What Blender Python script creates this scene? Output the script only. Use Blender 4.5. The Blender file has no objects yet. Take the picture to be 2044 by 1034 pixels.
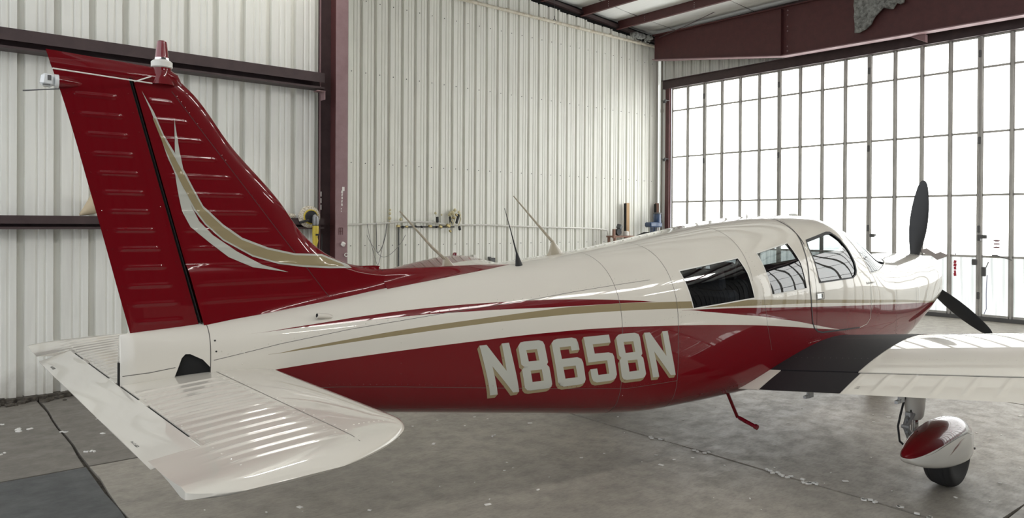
import bpy, bmesh, math, random
import numpy as np
from mathutils import Vector, Matrix
from mathutils.geometry import tessellate_polygon

random.seed(7)
SC = bpy.context.scene
COL = SC.collection
PI = math.pi

# ------------------------------------------------------------------ camera
cam_data = bpy.data.cameras.new('camera')
cam = bpy.data.objects.new('camera', cam_data)
COL.objects.link(cam)
SC.camera = cam
cam_data.sensor_width = 36.0
cam_data.sensor_fit = 'HORIZONTAL'
cam_data.lens = 36.0 * 1485.2 / 2044.0
cam_data.shift_x = (1022 - 1132.0) / 2044.0
cam_data.shift_y = (452.7 - 517.0) / 2044.0
cam_data.clip_start = 0.05
_y, _p, _r = math.radians(48.22), math.radians(0.254), math.radians(0.337)
_F = Vector((math.cos(_y)*math.cos(_p), math.sin(_y)*math.cos(_p), -math.sin(_p)))
_R = Vector((math.sin(_y), -math.cos(_y), 0)); _U = _R.cross(_F)
_U = -(_F.cross(_R)) if _U.z < 0 else _U
_R2 = _R*math.cos(_r) + _U*math.sin(_r); _U2 = -_R*math.sin(_r) + _U*math.cos(_r)
cam.matrix_world = Matrix(((_R2.x, _U2.x, -_F.x, 0.0), (_R2.y, _U2.y, -_F.y, 0.0),
                           (_R2.z, _U2.z, -_F.z, 1.739), (0, 0, 0, 1)))

# ------------------------------------------------------------------ sky, view
SKY = 1.7           # overcast daylight coming in through the open side of the bay
PANE = 4.2          # backlit fibreglass panes of the doors
ROOF_FILL = 26.0     # glowing roof strips added out of view for wall fill and hull streaks
LAMP = 34.0         # hanging strip lamps added out of view for fill and tail glints
SC.view_settings.view_transform = 'Standard'
SC.view_settings.look = 'None'
SC.view_settings.gamma = 1.0
SC.view_settings.exposure = 0.0
SC.view_settings.use_curve_mapping = False
world = bpy.data.worlds.new('overcast'); SC.world = world; world.use_nodes = True
bg = world.node_tree.nodes['Background']
bg.inputs[0].default_value = (0.93, 0.96, 1.0, 1); bg.inputs[1].default_value = SKY

# ------------------------------------------------------------------ materials
def mat(name, col, rough=0.5, metal=0.0, coat=0.0, emit=None, estr=0.0, spec=0.5):
    m = bpy.data.materials.new(name); m.use_nodes = True
    b = m.node_tree.nodes['Principled BSDF']
    b.inputs['Base Color'].default_value = (*col, 1); b.inputs['Roughness'].default_value = rough
    b.inputs['Metallic'].default_value = metal; b.inputs['Coat Weight'].default_value = coat
    b.inputs['Coat Roughness'].default_value = 0.03; b.inputs['Specular IOR Level'].default_value = spec
    if emit:
        b.inputs['Emission Color'].default_value = (*emit, 1); b.inputs['Emission Strength'].default_value = estr
    return m
def N(m, t, **kw):
    n = m.node_tree.nodes.new(t)
    for k, v in kw.items(): setattr(n, k, v)
    return n
def L(m, a, b): m.node_tree.links.new(a, b)
def P(m): return m.node_tree.nodes['Principled BSDF']
def math_node(m, op, a, b=None):
    n = N(m, 'ShaderNodeMath', operation=op)
    for i, v in enumerate((a, b)):
        if v is None: continue
        if isinstance(v, (int, float)): n.inputs[i].default_value = v
        else: L(m, v, n.inputs[i])
    return n.outputs[0]
def mixcol(m, fac, a, b):
    n = N(m, 'ShaderNodeMix', data_type='RGBA')
    if isinstance(fac, (int, float)): n.inputs[0].default_value = fac
    else: L(m, fac, n.inputs[0])
    for s, v in ((6, a), (7, b)):
        if isinstance(v, tuple): n.inputs[s].default_value = (*v, 1)
        else: L(m, v, n.inputs[s])
    return n.outputs[2]
def noise(m, scale, detail=4, rough=0.55, vec=None, sx=None):
    tc = N(m, 'ShaderNodeTexCoord'); n = N(m, 'ShaderNodeTexNoise')
    n.inputs['Scale'].default_value = scale; n.inputs['Detail'].default_value = detail
    n.inputs['Roughness'].default_value = rough
    src = tc.outputs['Object']
    if sx:
        mp = N(m, 'ShaderNodeMapping'); mp.inputs['Scale'].default_value = sx; L(m, src, mp.inputs[0]); src = mp.outputs[0]
    L(m, src, n.inputs['Vector'])
    return n.outputs['Fac']
def ramp(m, fac, stops):
    r = N(m, 'ShaderNodeValToRGB'); e = r.color_ramp.elements
    while len(e) < len(stops): e.new(0.5)
    for i, (p, c) in enumerate(stops):
        e[i].position = p; e[i].color = (*c, 1) if isinstance(c, tuple) else (c, c, c, 1)
    L(m, fac, r.inputs[0]); return r.outputs[0]
def bump(m, h, strength, dist):
    b = N(m, 'ShaderNodeBump'); b.inputs['Strength'].default_value = strength; b.inputs['Distance'].default_value = dist
    L(m, h, b.inputs['Height']); L(m, b.outputs[0], P(m).inputs['Normal']); return b

WHITE = (0.63, 0.60, 0.53); RED = (0.135, 0.0025, 0.006); GOLD = (0.27, 0.22, 0.125); SILVER = (0.44, 0.44, 0.39)
def paint(name, col, wav=0.0008):
    m = mat(name, col, 0.25, 0, 1.0, spec=0.08)
    bump(m, noise(m, 5.0, 1.0), 1.0, wav)
    P(m).inputs['Coat Roughness'].default_value = 0.02; P(m).inputs['Coat IOR'].default_value = 1.40
    return m
M_white = paint('white_paint', WHITE); M_red = paint('red_paint', RED)
M_gold = paint('gold_paint', GOLD); M_silver = paint('pale_paint', SILVER)
M_black = mat('black_rubber', (0.012, 0.012, 0.013), 0.6)
M_walk = mat('grip_coating', (0.012, 0.011, 0.013), 0.6, spec=0.25)
bump(M_walk, noise(M_walk, 400, 2), 0.4, 0.001)
M_dark = mat('dark_void', (0.006, 0.006, 0.006), 0.9)
M_seam = mat('seam_shadow', (0.10, 0.09, 0.08), 0.6)
M_seam_red = mat('seam_red', (0.05, 0.003, 0.004), 0.6)
M_chrome = mat('bright_metal', (0.75, 0.75, 0.76), 0.18, 1.0)
M_alu = mat('cast_alloy', (0.40, 0.41, 0.42), 0.4, 0.5)
M_prop = mat('blade_black', (0.030, 0.032, 0.036), 0.42)
M_tire = mat('tyre_rubber', (0.018, 0.018, 0.019), 0.75)
M_lining = mat('cabin_lining', (0.035, 0.036, 0.040), 0.8)
M_seat = mat('seat_cloth', (0.10, 0.10, 0.115), 0.85)
M_lens = mat('clear_lens', (0.72, 0.74, 0.74), 0.08, 0.0, 1.0)
M_redlens = mat('red_lens', (0.17, 0.004, 0.012), 0.2, 0.0, 1.0)
M_offwhite = mat('aged_white_plastic', (0.66, 0.65, 0.60), 0.4)
M_tan = mat('tan_antenna_skin', (0.36, 0.32, 0.24), 0.35, 0, 0.5)
M_ink = mat('black_ink', (0.02, 0.02, 0.02), 0.6)

# body paint: stripes laid out along the fuselage as curves z = f(x)
def curve_fn(m, xs, pts, x0, x1, z0, z1):
    t = math_node(m, 'DIVIDE', math_node(m, 'SUBTRACT', xs, x0), x1 - x0)
    fc = N(m, 'ShaderNodeFloatCurve'); L(m, t, fc.inputs['Value'])
    c = fc.mapping.curves[0]; fc.mapping.use_clip = False
    pp = [((x - x0)/(x1 - x0), (z - z0)/(z1 - z0)) for x, z in pts]
    if pp[0][0] > 0: pp.insert(0, (0.0, pp[0][1]))
    if pp[-1][0] < 1: pp.append((1.0, pp[-1][1]))
    while len(c.points) < len(pp): c.points.new(0.5, 0.5)
    for i, p in enumerate(pp):
        c.points[i].location = p; c.points[i].handle_type = 'AUTO_CLAMPED'
    fc.mapping.update()
    return math_node(m, 'ADD', math_node(m, 'MULTIPLY', fc.outputs[0], z1 - z0), z0)

STR_T = [(0.601, 1.233), (0.86, 1.252), (1.182, 1.281), (1.468, 1.298), (1.856, 1.306), (2.081, 1.306), (2.318, 1.3), (2.533, 1.289), (2.721, 1.276), (2.875, 1.264), (3.015, 1.252)]
STR_B = [(0.601, 1.233), (0.859, 1.246), (1.244, 1.260), (1.532, 1.268), (1.845, 1.268), (1.971, 1.266), (2.201, 1.261), (2.377, 1.259), (2.599, 1.257), (2.755, 1.256), (3.015, 1.252)]
GLD_T = [(0.712, 1.137), (0.85, 1.152), (1.1, 1.179), (1.383, 1.204), (1.838, 1.231), (1.964, 1.238), (2.164, 1.248), (2.376, 1.256), (2.676, 1.256), (2.993, 1.248), (3.298, 1.238), (4.003, 1.208), (4.629, 1.170), (5.591, 1.107), (6.215, 1.064), (7.8, 0.965)]
GLD_B = [(0.712, 1.136), (0.85, 1.144), (1.099, 1.162), (1.381, 1.179), (1.834, 1.202), (1.959, 1.206), (2.158, 1.211), (2.367, 1.214), (2.666, 1.212), (2.985, 1.205), (3.29, 1.194), (3.593, 1.184), (4.0, 1.168), (4.629, 1.142), (5.59, 1.080), (6.215, 1.041), (7.8, 0.942)]
RED_T = [(0.15, 1.01), (0.764, 1.066), (1.099, 1.088), (1.828, 1.115), (2.083, 1.121), (2.359, 1.122), (2.656, 1.116), (2.894, 1.106), (3.329, 1.082), (3.6, 1.062), (4.015, 1.025), (4.43, 0.978), (4.848, 0.927), (5.15, 0.894), (7.8, 0.60)]
RD2_T = [(3.201, 1.185), (3.45, 1.179), (3.742, 1.167), (4.015, 1.151), (4.628, 1.115), (5.591, 1.062), (6.215, 1.024), (6.748, 0.993), (7.198, 0.967), (7.8, 0.925)]
RD2_B = [(3.201, 1.184), (3.448, 1.159), (3.74, 1.122), (4.015, 1.087), (4.243, 1.051), (4.43, 1.021), (4.737, 0.962), (5.15, 0.890), (7.8, 0.50)]
def body_paint():
    m = paint('fuselage_paint', WHITE, 0.0010)
    tc = N(m, 'ShaderNodeTexCoord'); sp = N(m, 'ShaderNodeSeparateXYZ'); L(m, tc.outputs['Object'], sp.inputs[0])
    x, z = sp.outputs[0], sp.outputs[2]
    def cf(p): return curve_fn(m, x, p, 0.0, 8.0, 0.4, 1.4)
    def lt(a, b): return math_node(m, 'LESS_THAN', a, b)
    def band(top, bot, a, b):
        k = math_node(m, 'MULTIPLY', lt(z, cf(top)), lt(cf(bot), z))
        k = math_node(m, 'MULTIPLY', k, lt(a, x) if not isinstance(a, float) else math_node(m, 'GREATER_THAN', x, a))
        return math_node(m, 'MULTIPLY', k, math_node(m, 'LESS_THAN', x, b))
    c = mixcol(m, band(GLD_T, GLD_B, 0.712, 9.0), WHITE, GOLD)
    low = math_node(m, 'MULTIPLY', math_node(m, 'LESS_THAN', x, 3.8), lt(z, cf(GLD_B)))
    low = math_node(m, 'MULTIPLY', low, 0.0)
    red = math_node(m, 'MAXIMUM', lt(z, cf(RED_T)), band(RD2_T, RD2_B, 3.201, 9.0))
    red = math_node(m, 'MAXIMUM', red, band(STR_T, STR_B, 0.601, 3.015))
    red = math_node(m, 'MULTIPLY', red, math_node(m, 'GREATER_THAN', x, 0.55))
    c = mixcol(m, red, c, RED)
    L(m, c, P(m).inputs['Base Color'])
    return m
M_body = body_paint()

def glass_mat(name, tint, rough=0.0):
    m = bpy.data.materials.new(name); m.use_nodes = True; nt = m.node_tree; nt.nodes.clear()
    o = N(m, 'ShaderNodeOutputMaterial'); mx = N(m, 'ShaderNodeMixShader'); tr = N(m, 'ShaderNodeBsdfTransparent')
    gl = N(m, 'ShaderNodeBsdfGlossy'); fr = N(m, 'ShaderNodeFresnel')
    tr.inputs[0].default_value = (*tint, 1); gl.inputs['Roughness'].default_value = rough; ge = N(m, 'ShaderNodeNewGeometry'); L(m, math_node(m, 'ADD', 1.9, math_node(m, 'MULTIPLY', ge.outputs['Backfacing'], 1/1.9-1.9)), fr.inputs[0])
    nz = noise(m, 3.2, 0); b = N(m, 'ShaderNodeBump'); b.inputs['Distance'].default_value = 0.0016; b.inputs['Strength'].default_value = 1
    L(m, nz, b.inputs['Height']); L(m, b.outputs[0], gl.inputs['Normal'])
    L(m, fr.outputs[0], mx.inputs[0]); L(m, tr.outputs[0], mx.inputs[1]); L(m, gl.outputs[0], mx.inputs[2]); L(m, mx.outputs[0], o.inputs[0])
    return m
M_glass = glass_mat('cabin_glass', (0.62, 0.66, 0.66))
M_glass_dark = glass_mat('tinted_glass', (0.40, 0.43, 0.45))

# building
def sheet_mat():
    m = mat('painted_sheet_steel', (0.72, 0.72, 0.66), 0.42, 0, 0.0)
    n1 = noise(m, 1.3, 5, 0.6); n2 = noise(m, 9.0, 3, 0.6, sx=(1, 1, 0.08))
    c = mixcol(m, ramp(m, n1, [(0.35, 0.0), (0.75, 0.35)]), (0.84, 0.84, 0.78), (0.72, 0.71, 0.65))
    c = mixcol(m, ramp(m, n2, [(0.50, 0.0), (0.8, 0.30)]), c, (0.45, 0.44, 0.40))
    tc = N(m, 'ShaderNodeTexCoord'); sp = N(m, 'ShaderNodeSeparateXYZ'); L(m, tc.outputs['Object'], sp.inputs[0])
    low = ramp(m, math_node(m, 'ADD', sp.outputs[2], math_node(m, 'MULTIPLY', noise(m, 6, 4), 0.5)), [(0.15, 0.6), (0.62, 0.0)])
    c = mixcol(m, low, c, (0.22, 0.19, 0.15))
    L(m, c, P(m).inputs['Base Color'])
    return m
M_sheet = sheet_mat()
def oxide(name, a, b):
    m = mat(name, a, 0.5)
    c = mixcol(m, ramp(m, noise(m, 7, 6, 0.65), [(0.35, 0.0), (0.7, 1.0)]), a, b)
    L(m, c, P(m).inputs['Base Color']); bump(m, noise(m, 60, 3), 0.2, 0.001)
    return m
M_oxide = oxide('red_oxide_primer', (0.095, 0.028, 0.028), (0.070, 0.022, 0.022))
M_oxide_lit = oxide('lit_red_oxide', (0.27, 0.17, 0.175), (0.22, 0.13, 0.135))  # paler pinkish oxide: light on the steel faces put into the colour
M_oxide_dark = oxide('brown_girt_primer', (0.060, 0.036, 0.036), (0.042, 0.024, 0.025))
M_insul = mat('white_roof_insulation', (0.90, 0.91, 0.89), 0.55)
bump(M_insul, noise(M_insul, 3, 4, sx=(1, 0.25, 1)), 0.6, 0.05)
M_sheet_dark = mat('shade_dark_sheet_steel', (0.05, 0.048, 0.045), 0.8)  # near black, so the unseen right wall leaves the red paint's reflections dark
M_rag = mat('grey_insulation', (0.22, 0.22, 0.21), 0.9)
L(M_rag, ramp(M_rag, noise(M_rag, 14, 6, 0.7), [(0.35, (0.09, 0.09, 0.085)), (0.65, (0.34, 0.35, 0.33))]), P(M_rag).inputs['Base Color'])
M_frame = mat('door_frame_grey', (0.50, 0.49, 0.46), 0.5)
L(M_frame, ramp(M_frame, noise(M_frame, 5, 4, sx=(1, 1, 0.4)), [(0.35, (0.42, 0.41, 0.385)), (0.7, (0.60, 0.585, 0.55))]), P(M_frame).inputs['Base Color'])
M_clip = mat('dark_bracket_steel', (0.10, 0.10, 0.10), 0.6)
def pane_mat(name, s, c1, c2, scale):
    m = mat(name, (0.6, 0.62, 0.6), 0.35)
    col = mixcol(m, ramp(m, noise(m, scale, 3, 0.5, sx=(1, 9, 0.25)), [(0.40, 0.0), (0.68, 1.0)]), c1, c2)
    L(m, col, P(m).inputs['Emission Color']); P(m).inputs['Emission Strength'].default_value = s
    return m
M_pane = pane_mat('backlit_fibreglass', PANE, (1.0, 1.0, 0.985), (0.93, 0.97, 0.96), 1.0)
M_pane_low = pane_mat('backlit_ribbed_fibreglass', 0.98, (0.97, 1.0, 0.99), (0.52, 0.57, 0.57), 2.6)
M_roof_fill = mat('roof_fill_glow', (0.7, 0.7, 0.7), 0.4, emit=(1, 0.98, 0.94), estr=ROOF_FILL)
def concrete(name, c0, c1, c2):
    m = mat(name, c0, 0.55)
    n1 = noise(m, 0.55, 6, 0.62, sx=(1, 0.6, 1)); n2 = noise(m, 6, 8, 0.7); n3 = noise(m, 55, 4, 0.6, sx=(0.35, 1, 1))
    c = mixcol(m, ramp(m, n1, [(0.35, 0.0), (0.66, 1.0)]), c0, c1)
    c = mixcol(m, ramp(m, n2, [(0.42, 0.0), (0.75, 0.75)]), c, c2)
    c = mixcol(m, ramp(m, n3, [(0.45, 0.0), (0.9, 0.5)]), c, (0.10, 0.095, 0.085))
    L(m, c, P(m).inputs['Base Color'])
    L(m, ramp(m, n2, [(0.3, 0.42), (0.7, 0.68)]), P(m).inputs['Roughness'])
    bump(m, n3, 0.35, 0.002)
    return m
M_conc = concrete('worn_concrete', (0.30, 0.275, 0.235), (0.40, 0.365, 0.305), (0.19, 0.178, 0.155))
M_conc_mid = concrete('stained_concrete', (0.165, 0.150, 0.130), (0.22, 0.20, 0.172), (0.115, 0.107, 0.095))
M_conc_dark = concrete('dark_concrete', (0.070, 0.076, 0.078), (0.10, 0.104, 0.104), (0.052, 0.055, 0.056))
M_dirt = mat('joint_dirt', (0.055, 0.046, 0.036), 0.95)
L(M_dirt, ramp(M_dirt, noise(M_dirt, 30, 5), [(0.35, (0.03, 0.025, 0.02)), (0.7, (0.11, 0.095, 0.075))]), P(M_dirt).inputs['Base Color'])
M_chip = mat('white_flakes', (0.75, 0.74, 0.70), 0.8)
M_pvc = mat('old_white_pipe', (0.60, 0.56, 0.47), 0.45)
L(M_pvc, ramp(M_pvc, noise(M_pvc, 9, 4, sx=(1, 1, 1)), [(0.4, (0.64, 0.60, 0.50)), (0.75, (0.45, 0.38, 0.28))]), P(M_pvc).inputs['Base Color'])
M_conduit = mat('galvanised_conduit', (0.72, 0.71, 0.67), 0.4, 0.2)
M_wood = mat('pine_wood', (0.46, 0.29, 0.14), 0.65)
L(M_wood, ramp(M_wood, noise(M_wood, 12, 5, sx=(1, 1, 0.08)), [(0.35, (0.34, 0.20, 0.09)), (0.7, (0.56, 0.38, 0.20))]), P(M_wood).inputs['Base Color'])
M_wood_red = mat('weathered_wood', (0.22, 0.12, 0.085), 0.75)
M_blue = mat('blue_enamel', (0.008, 0.038, 0.11), 0.35, 0, 0.5)
M_yellow = mat('yellow_plastic', (0.55, 0.42, 0.045), 0.45)
M_wool = mat('wool_pad', (0.62, 0.56, 0.43), 0.95)
L(M_wool, ramp(M_wool, noise(M_wool, 70, 5), [(0.35, (0.33, 0.27, 0.18)), (0.6, (0.74, 0.70, 0.60))]), P(M_wool).inputs['Base Color'])
bump(M_wool, noise(M_wool, 60, 4), 1.0, 0.01)
M_greyp = mat('grey_gear_housing', (0.22, 0.22, 0.22), 0.4, 0.5)
M_bag = mat('cream_paper', (0.56, 0.46, 0.31), 0.7)
M_brass = mat('old_brass', (0.42, 0.34, 0.16), 0.4, 0.6)
M_tape = mat('white_tape', (0.75, 0.73, 0.68), 0.5)
M_tag = mat('red_tag', (0.50, 0.03, 0.06), 0.6)
M_foam = mat('yellowed_foam', (0.66, 0.60, 0.40), 0.9)

# ------------------------------------------------------------------ mesh helpers
class MB:
    def __init__(s): s.v = []; s.f = []
    def add(s, v, f):
        o = len(s.v); s.v += [tuple(p) for p in v]; s.f += [tuple(i + o for i in q) for q in f]; return s
    def box(s, c, d, rot=None, bev=0.0):
        hx, hy, hz = d[0]/2, d[1]/2, d[2]/2
        if bev > 0:
            b = min(bev, hx*0.49, hy*0.49, hz*0.49); v = []; 
            for sx in (-1, 1):
                for sy in (-1, 1):
                    for sz in (-1, 1):
                        v += [(sx*(hx-b), sy*(hy-b), sz*hz), (sx*(hx-b), sy*hy, sz*(hz-b)), (sx*hx, sy*(hy-b), sz*(hz-b))]
            bm = bmesh.new(); [bm.verts.new(p) for p in v]
            r = bmesh.ops.convex_hull(bm, input=bm.verts[:]); bm.verts.index_update()
            bmesh.ops.dissolve_limit(bm, angle_limit=0.01, verts=bm.verts[:], edges=bm.edges[:])
            bm.verts.index_update(); v = [p.co.copy() for p in bm.verts]; f = [[q.index for q in g.verts] for g in bm.faces]; bm.free()
        else:
            v = [Vector((a*hx, b*hy, c2*hz)) for a in (-1, 1) for b in (-1, 1) for c2 in (-1, 1)]
            f = [(0,1,3,2),(4,6,7,5),(0,4,5,1),(2,3,7,6),(0,2,6,4),(1,5,7,3)]
        R = rot if rot is not None else Matrix.Identity(3)
        return s.add([R @ Vector(p) + Vector(c) for p in v], f)
    def tube(s, pts, r, n=10, caps=True):
        pts = [Vector(p) for p in pts]; rr = r if isinstance(r, (list, tuple)) else [r]*len(pts)
        v = []; up = None
        for i, p in enumerate(pts):
            d = (pts[min(i+1, len(pts)-1)] - pts[max(i-1, 0)]).normalized()
            if up is None:
                up = Vector((0, 0, 1)) if abs(d.z) < 0.9 else Vector((1, 0, 0))
            a = d.cross(up).normalized(); b = a.cross(d).normalized(); up = b
            for k in range(n):
                t = 2*PI*k/n; v.append(p + (a*math.cos(t) + b*math.sin(t))*rr[i])
        f = []
        for i in range(len(pts)-1):
            for k in range(n):
                f.append((i*n+k, i*n+(k+1) % n, (i+1)*n+(k+1) % n, (i+1)*n+k))
        if caps: f.append(tuple(range(n-1, -1, -1))); f.append(tuple((len(pts)-1)*n+k for k in range(n)))
        return s.add(v, f)
    def lathe(s, prof, n=32, axis='z', c=(0, 0, 0)):   # prof: (radius, height)
        v = []
        for r, h in prof:
            for k in range(n):
                t = 2*PI*k/n; a, b = r*math.cos(t), r*math.sin(t)
                p = {'z': (a, b, h), 'y': (a, h, b), 'x': (h, a, b)}[axis]
                v.append((p[0]+c[0], p[1]+c[1], p[2]+c[2]))
        f = []
        for i in range(len(prof)-1):
            for k in range(n): f.append((i*n+k, i*n+(k+1) % n, (i+1)*n+(k+1) % n, (i+1)*n+k))
        f.append(tuple(range(n-1, -1, -1))); f.append(tuple((len(prof)-1)*n+k for k in range(n)))
        return s.add(v, f)
    def prism(s, poly, depth, axis, at=0.0):     # poly in the plane normal to axis, extruded by depth
        def q(a, b, c): return {'x': (c, a, b), 'y': (a, c, b), 'z': (a, b, c)}[axis]
        n = len(poly); v = [q(a, b, at) for a, b in poly] + [q(a, b, at+depth) for a, b in poly]
        f = [tuple(range(n)), tuple(range(2*n-1, n-1, -1))] + [(i, (i+1) % n, n+(i+1) % n, n+i) for i in range(n)]
        return s.add(v, f)
    def grid(s, rows, close=False):
        n = len(rows[0]); v = [p for r in rows for p in r]; f = []
        for i in range(len(rows)-1):
            for k in range(n if close else n-1):
                f.append((i*n+k, i*n+(k+1) % n, (i+1)*n+(k+1) % n, (i+1)*n+k))
        return s.add(v, f)
    def obj(s, name, m, parent=None, smooth=35, flip=True):
        me = bpy.data.meshes.new(name); me.from_pydata([tuple(p) for p in s.v], [], s.f)
        bm = bmesh.new(); bm.from_mesh(me)
        if flip: bmesh.ops.recalc_face_normals(bm, faces=bm.faces[:])
        bm.to_mesh(me); bm.free()
        me.materials.append(m)
        if smooth:
            me.polygons.foreach_set('use_smooth', [True]*len(me.polygons)); me.set_sharp_from_angle(angle=math.radians(smooth))
        o = bpy.data.objects.new(name, me); COL.objects.link(o)
        if parent is not None: o.parent = parent
        return o
def islands(mb):
    par = list(range(len(mb.v)))
    def fd(i):
        while par[i] != i: par[i] = par[par[i]]; i = par[i]
        return i
    for f in mb.f:
        a = fd(f[0])
        for i in f[1:]: par[fd(i)] = a
    gr = {}
    for f in mb.f: gr.setdefault(fd(f[0]), []).append(f)
    out = []
    for fs in gr.values():
        ids = sorted({i for f in fs for i in f}); mp = {i: k for k, i in enumerate(ids)}
        q = MB(); q.v = [mb.v[i] for i in ids]; q.f = [tuple(mp[i] for i in f) for f in fs]; out.append(q)
    return out
def pieces(mb, name, m, parent, smooth=35): return [q.obj(name, m, parent, smooth=smooth) for q in islands(mb)]
def tag(o, label=None, cat=None, group=None, kind=None):
    if label: o['label'] = label
    if cat: o['category'] = cat
    if group: o['group'] = group
    if kind: o['kind'] = kind
    return o
def empty(name, loc=(0, 0, 0), rz=0.0, **kw):
    o = bpy.data.objects.new(name, None); o.empty_display_size = 0.1; COL.objects.link(o)
    o.location = loc; o.rotation_euler = (0, 0, rz); return tag(o, **kw)
def inst(o, loc=None, parent=None, rot=None):
    c = o.copy(); COL.objects.link(c)
    if parent is not None: c.parent = parent
    if loc is not None: c.location = loc
    if rot is not None: c.rotation_euler = rot
    return c
RZ = lambda a: Matrix.Rotation(a, 3, 'Z'); RY = lambda a: Matrix.Rotation(a, 3, 'Y'); RX = lambda a: Matrix.Rotation(a, 3, 'X')

# ================================================================== the building
XD = 14.877          # door plane
YM, YL = 13.0, 8.83  # far wall, near (tail bay) wall
def roof_z(x): return 6.67 + (14.65 - x)/12.0

# floor: slabs with dirt-filled joints
floor = empty('floor', kind='structure')
MB().box((6, 3, -0.06), (19.5, 22.5, 0.08)).obj('joint_bed', M_dirt, floor, smooth=0)
XJ = [-6.18, -2.6, 0.98, 4.56, 8.14, 11.72, 14.95]; YJ = [-7.7, -3.07, 1.55, 6.17, 10.79, 13.1]
for i in range(len(XJ)-1):
    for j in range(len(YJ)-1):
        g = 0.012; x0, x1, y0, y1 = XJ[i]+g, XJ[i+1]-g, YJ[j]+g, YJ[j+1]-g
        if x1 < -3.0 or (i <= 2 and x1 < 4.6 and y0 > 9): continue
        b = MB()
        def edge(p, q, n):      # a slightly chipped slab edge
            out = []
            for k in range(n):
                t = k/n; e = 0.006*math.sin(37*(p[0]+t*3+q[1]))+random.uniform(-.006, .004)
                d = (q[0]-p[0], q[1]-p[1]); l = math.hypot(*d)
                out.append((p[0]+d[0]*t - d[1]/l*e, p[1]+d[1]*t + d[0]/l*e))
            return out
        n = 14
        poly = edge((x0, y0), (x1, y0), n)+edge((x1, y0), (x1, y1), n)+edge((x1, y1), (x0, y1), n)+edge((x0, y1), (x0, y0), n)
        b.prism(poly, 0.03, 'z', -0.03)
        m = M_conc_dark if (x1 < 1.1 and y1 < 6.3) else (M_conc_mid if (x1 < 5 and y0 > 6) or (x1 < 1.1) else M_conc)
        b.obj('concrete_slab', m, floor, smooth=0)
# loose dirt and flakes on the floor
b = MB()
for k in range(230):
    x = random.uniform(-1.2, 3.9); y = YL - 0.03 - abs(random.gauss(0, 0.09)); r = random.uniform(0.008, 0.035)
    b.box((x, y, r*0.3), (r*2, r*1.6, r*0.8), RZ(random.random()*3)@RX(random.uniform(-.4, .4)))
for k in range(60):
    x = -1.2 + k*0.085; b.box((x, YL-0.02, 0.02), (0.11, random.uniform(.05, .16), random.uniform(.03, .06)), RZ(random.uniform(-.3, .3)))
tag(b.obj('wall_foot_rubble', M_dirt, None, smooth=0), 'crumbled dark dirt and grit along the foot of the left corrugated wall', 'rubble', kind='stuff')
b = MB()
spots = [(0.62, 7.9, .03), (0.75, 7.6, .05), (1.0, 7.3, .03), (0.55, 6.9, .025), (1.05, 6.55, .03), (0.35, 7.05, .02), (1.93, 5.2, .03), (3.6, 4.9, .02)]
for x, y, r in spots:
    for q in range(4): b.box((x+random.uniform(-r, r), y+random.uniform(-r, r), .004), (r*.8, r*.5, .008), RZ(random.random()*3))
for k in range(260):
    x = random.uniform(1.2, 11.5); y = random.uniform(1.6, 8.0); r = random.choice((.004, .006, .008, .012, .02))
    b.box((x, y, .002), (r*2, r*1.1, .004), RZ(random.random()*3))
for yy in (4.0, 3.55, 2.95, 2.85, 2.65, 2.6, 2.2, 1.9):
    for q in range(4): b.box((4.56+random.uniform(-.03, .03), yy+random.uniform(-.06, .06), .004), (.03, .018, .008), RZ(random.random()*3))
tag(b.obj('floor_flakes', M_chip, None, smooth=0), 'small white flakes scattered over the concrete floor', 'flakes', kind='stuff')

# corrugated sheets: recessed ribs, pitch per rib ~0.29 m
def sheet_profile(p):
    k = p/0.3048
    return [(s*k, d) for s, d in ((0, 0), (.058, 0), (.070, .011), (.080, .011), (.090, 0), (.128, 0), (.140, .011), (.150, .011), (.160, 0), (.210, 0), (.218, .062), (.272, .062), (.280, 0), (.3048, 0))]
def sheet(x0, ribs, p, ztop, parent, zb=0.0, ax='x', at=0.0, sgn=1, m=None, name='wall_panel'):
    prof = sheet_profile(p); pts = []
    for k in range(ribs):
        for s, d in (prof if k == ribs-1 else prof[:-1]): pts.append((x0 + k*p + s, d))
    b = MB(); rows = [[], []]
    for s, d in pts:
        zt = ztop(s) if callable(ztop) else ztop
        for r, z in ((0, zb), (1, zt)):
            rows[r].append((s, at + sgn*d, z) if ax == 'x' else (at + sgn*d, s, z))
    b.grid(rows)
    # thin turned edge of the sheet
    o = b.obj(name, m or M_sheet, parent, smooth=0, flip=False)
    so = o.modifiers.new('gauge', 'SOLIDIFY'); so.thickness = 0.0015; so.offset = 0
    return o
p1 = 0.2930; left = empty('wall_left', kind='structure')
x = 0.826 - 0.221*p1/0.3048*1.0 - p1*13
while x < 3.9:
    n = 3 if x + 3*p1 < 4.1 else max(1, int((4.1 - x)/p1))
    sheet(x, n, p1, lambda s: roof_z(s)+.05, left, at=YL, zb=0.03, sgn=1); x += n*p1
p2 = 0.2873; farw = empty('wall_far', kind='structure')
x = 6.427 - 0.258*p2/0.3048 - p2*9; i = 0
while x < 14.7:
    zt = (lambda x0: (lambda s: 6.70 - (s-10.7)/12.5 + 0.035*((s-x0)/(3*p2))))(x)
    n = 3 if x + 3*p2 < 14.9 else max(1, int(round((14.9-x)/p2)))
    sheet(x, n, p2, zt, farw, at=YM, zb=0.03, sgn=1); x += n*p2
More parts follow.
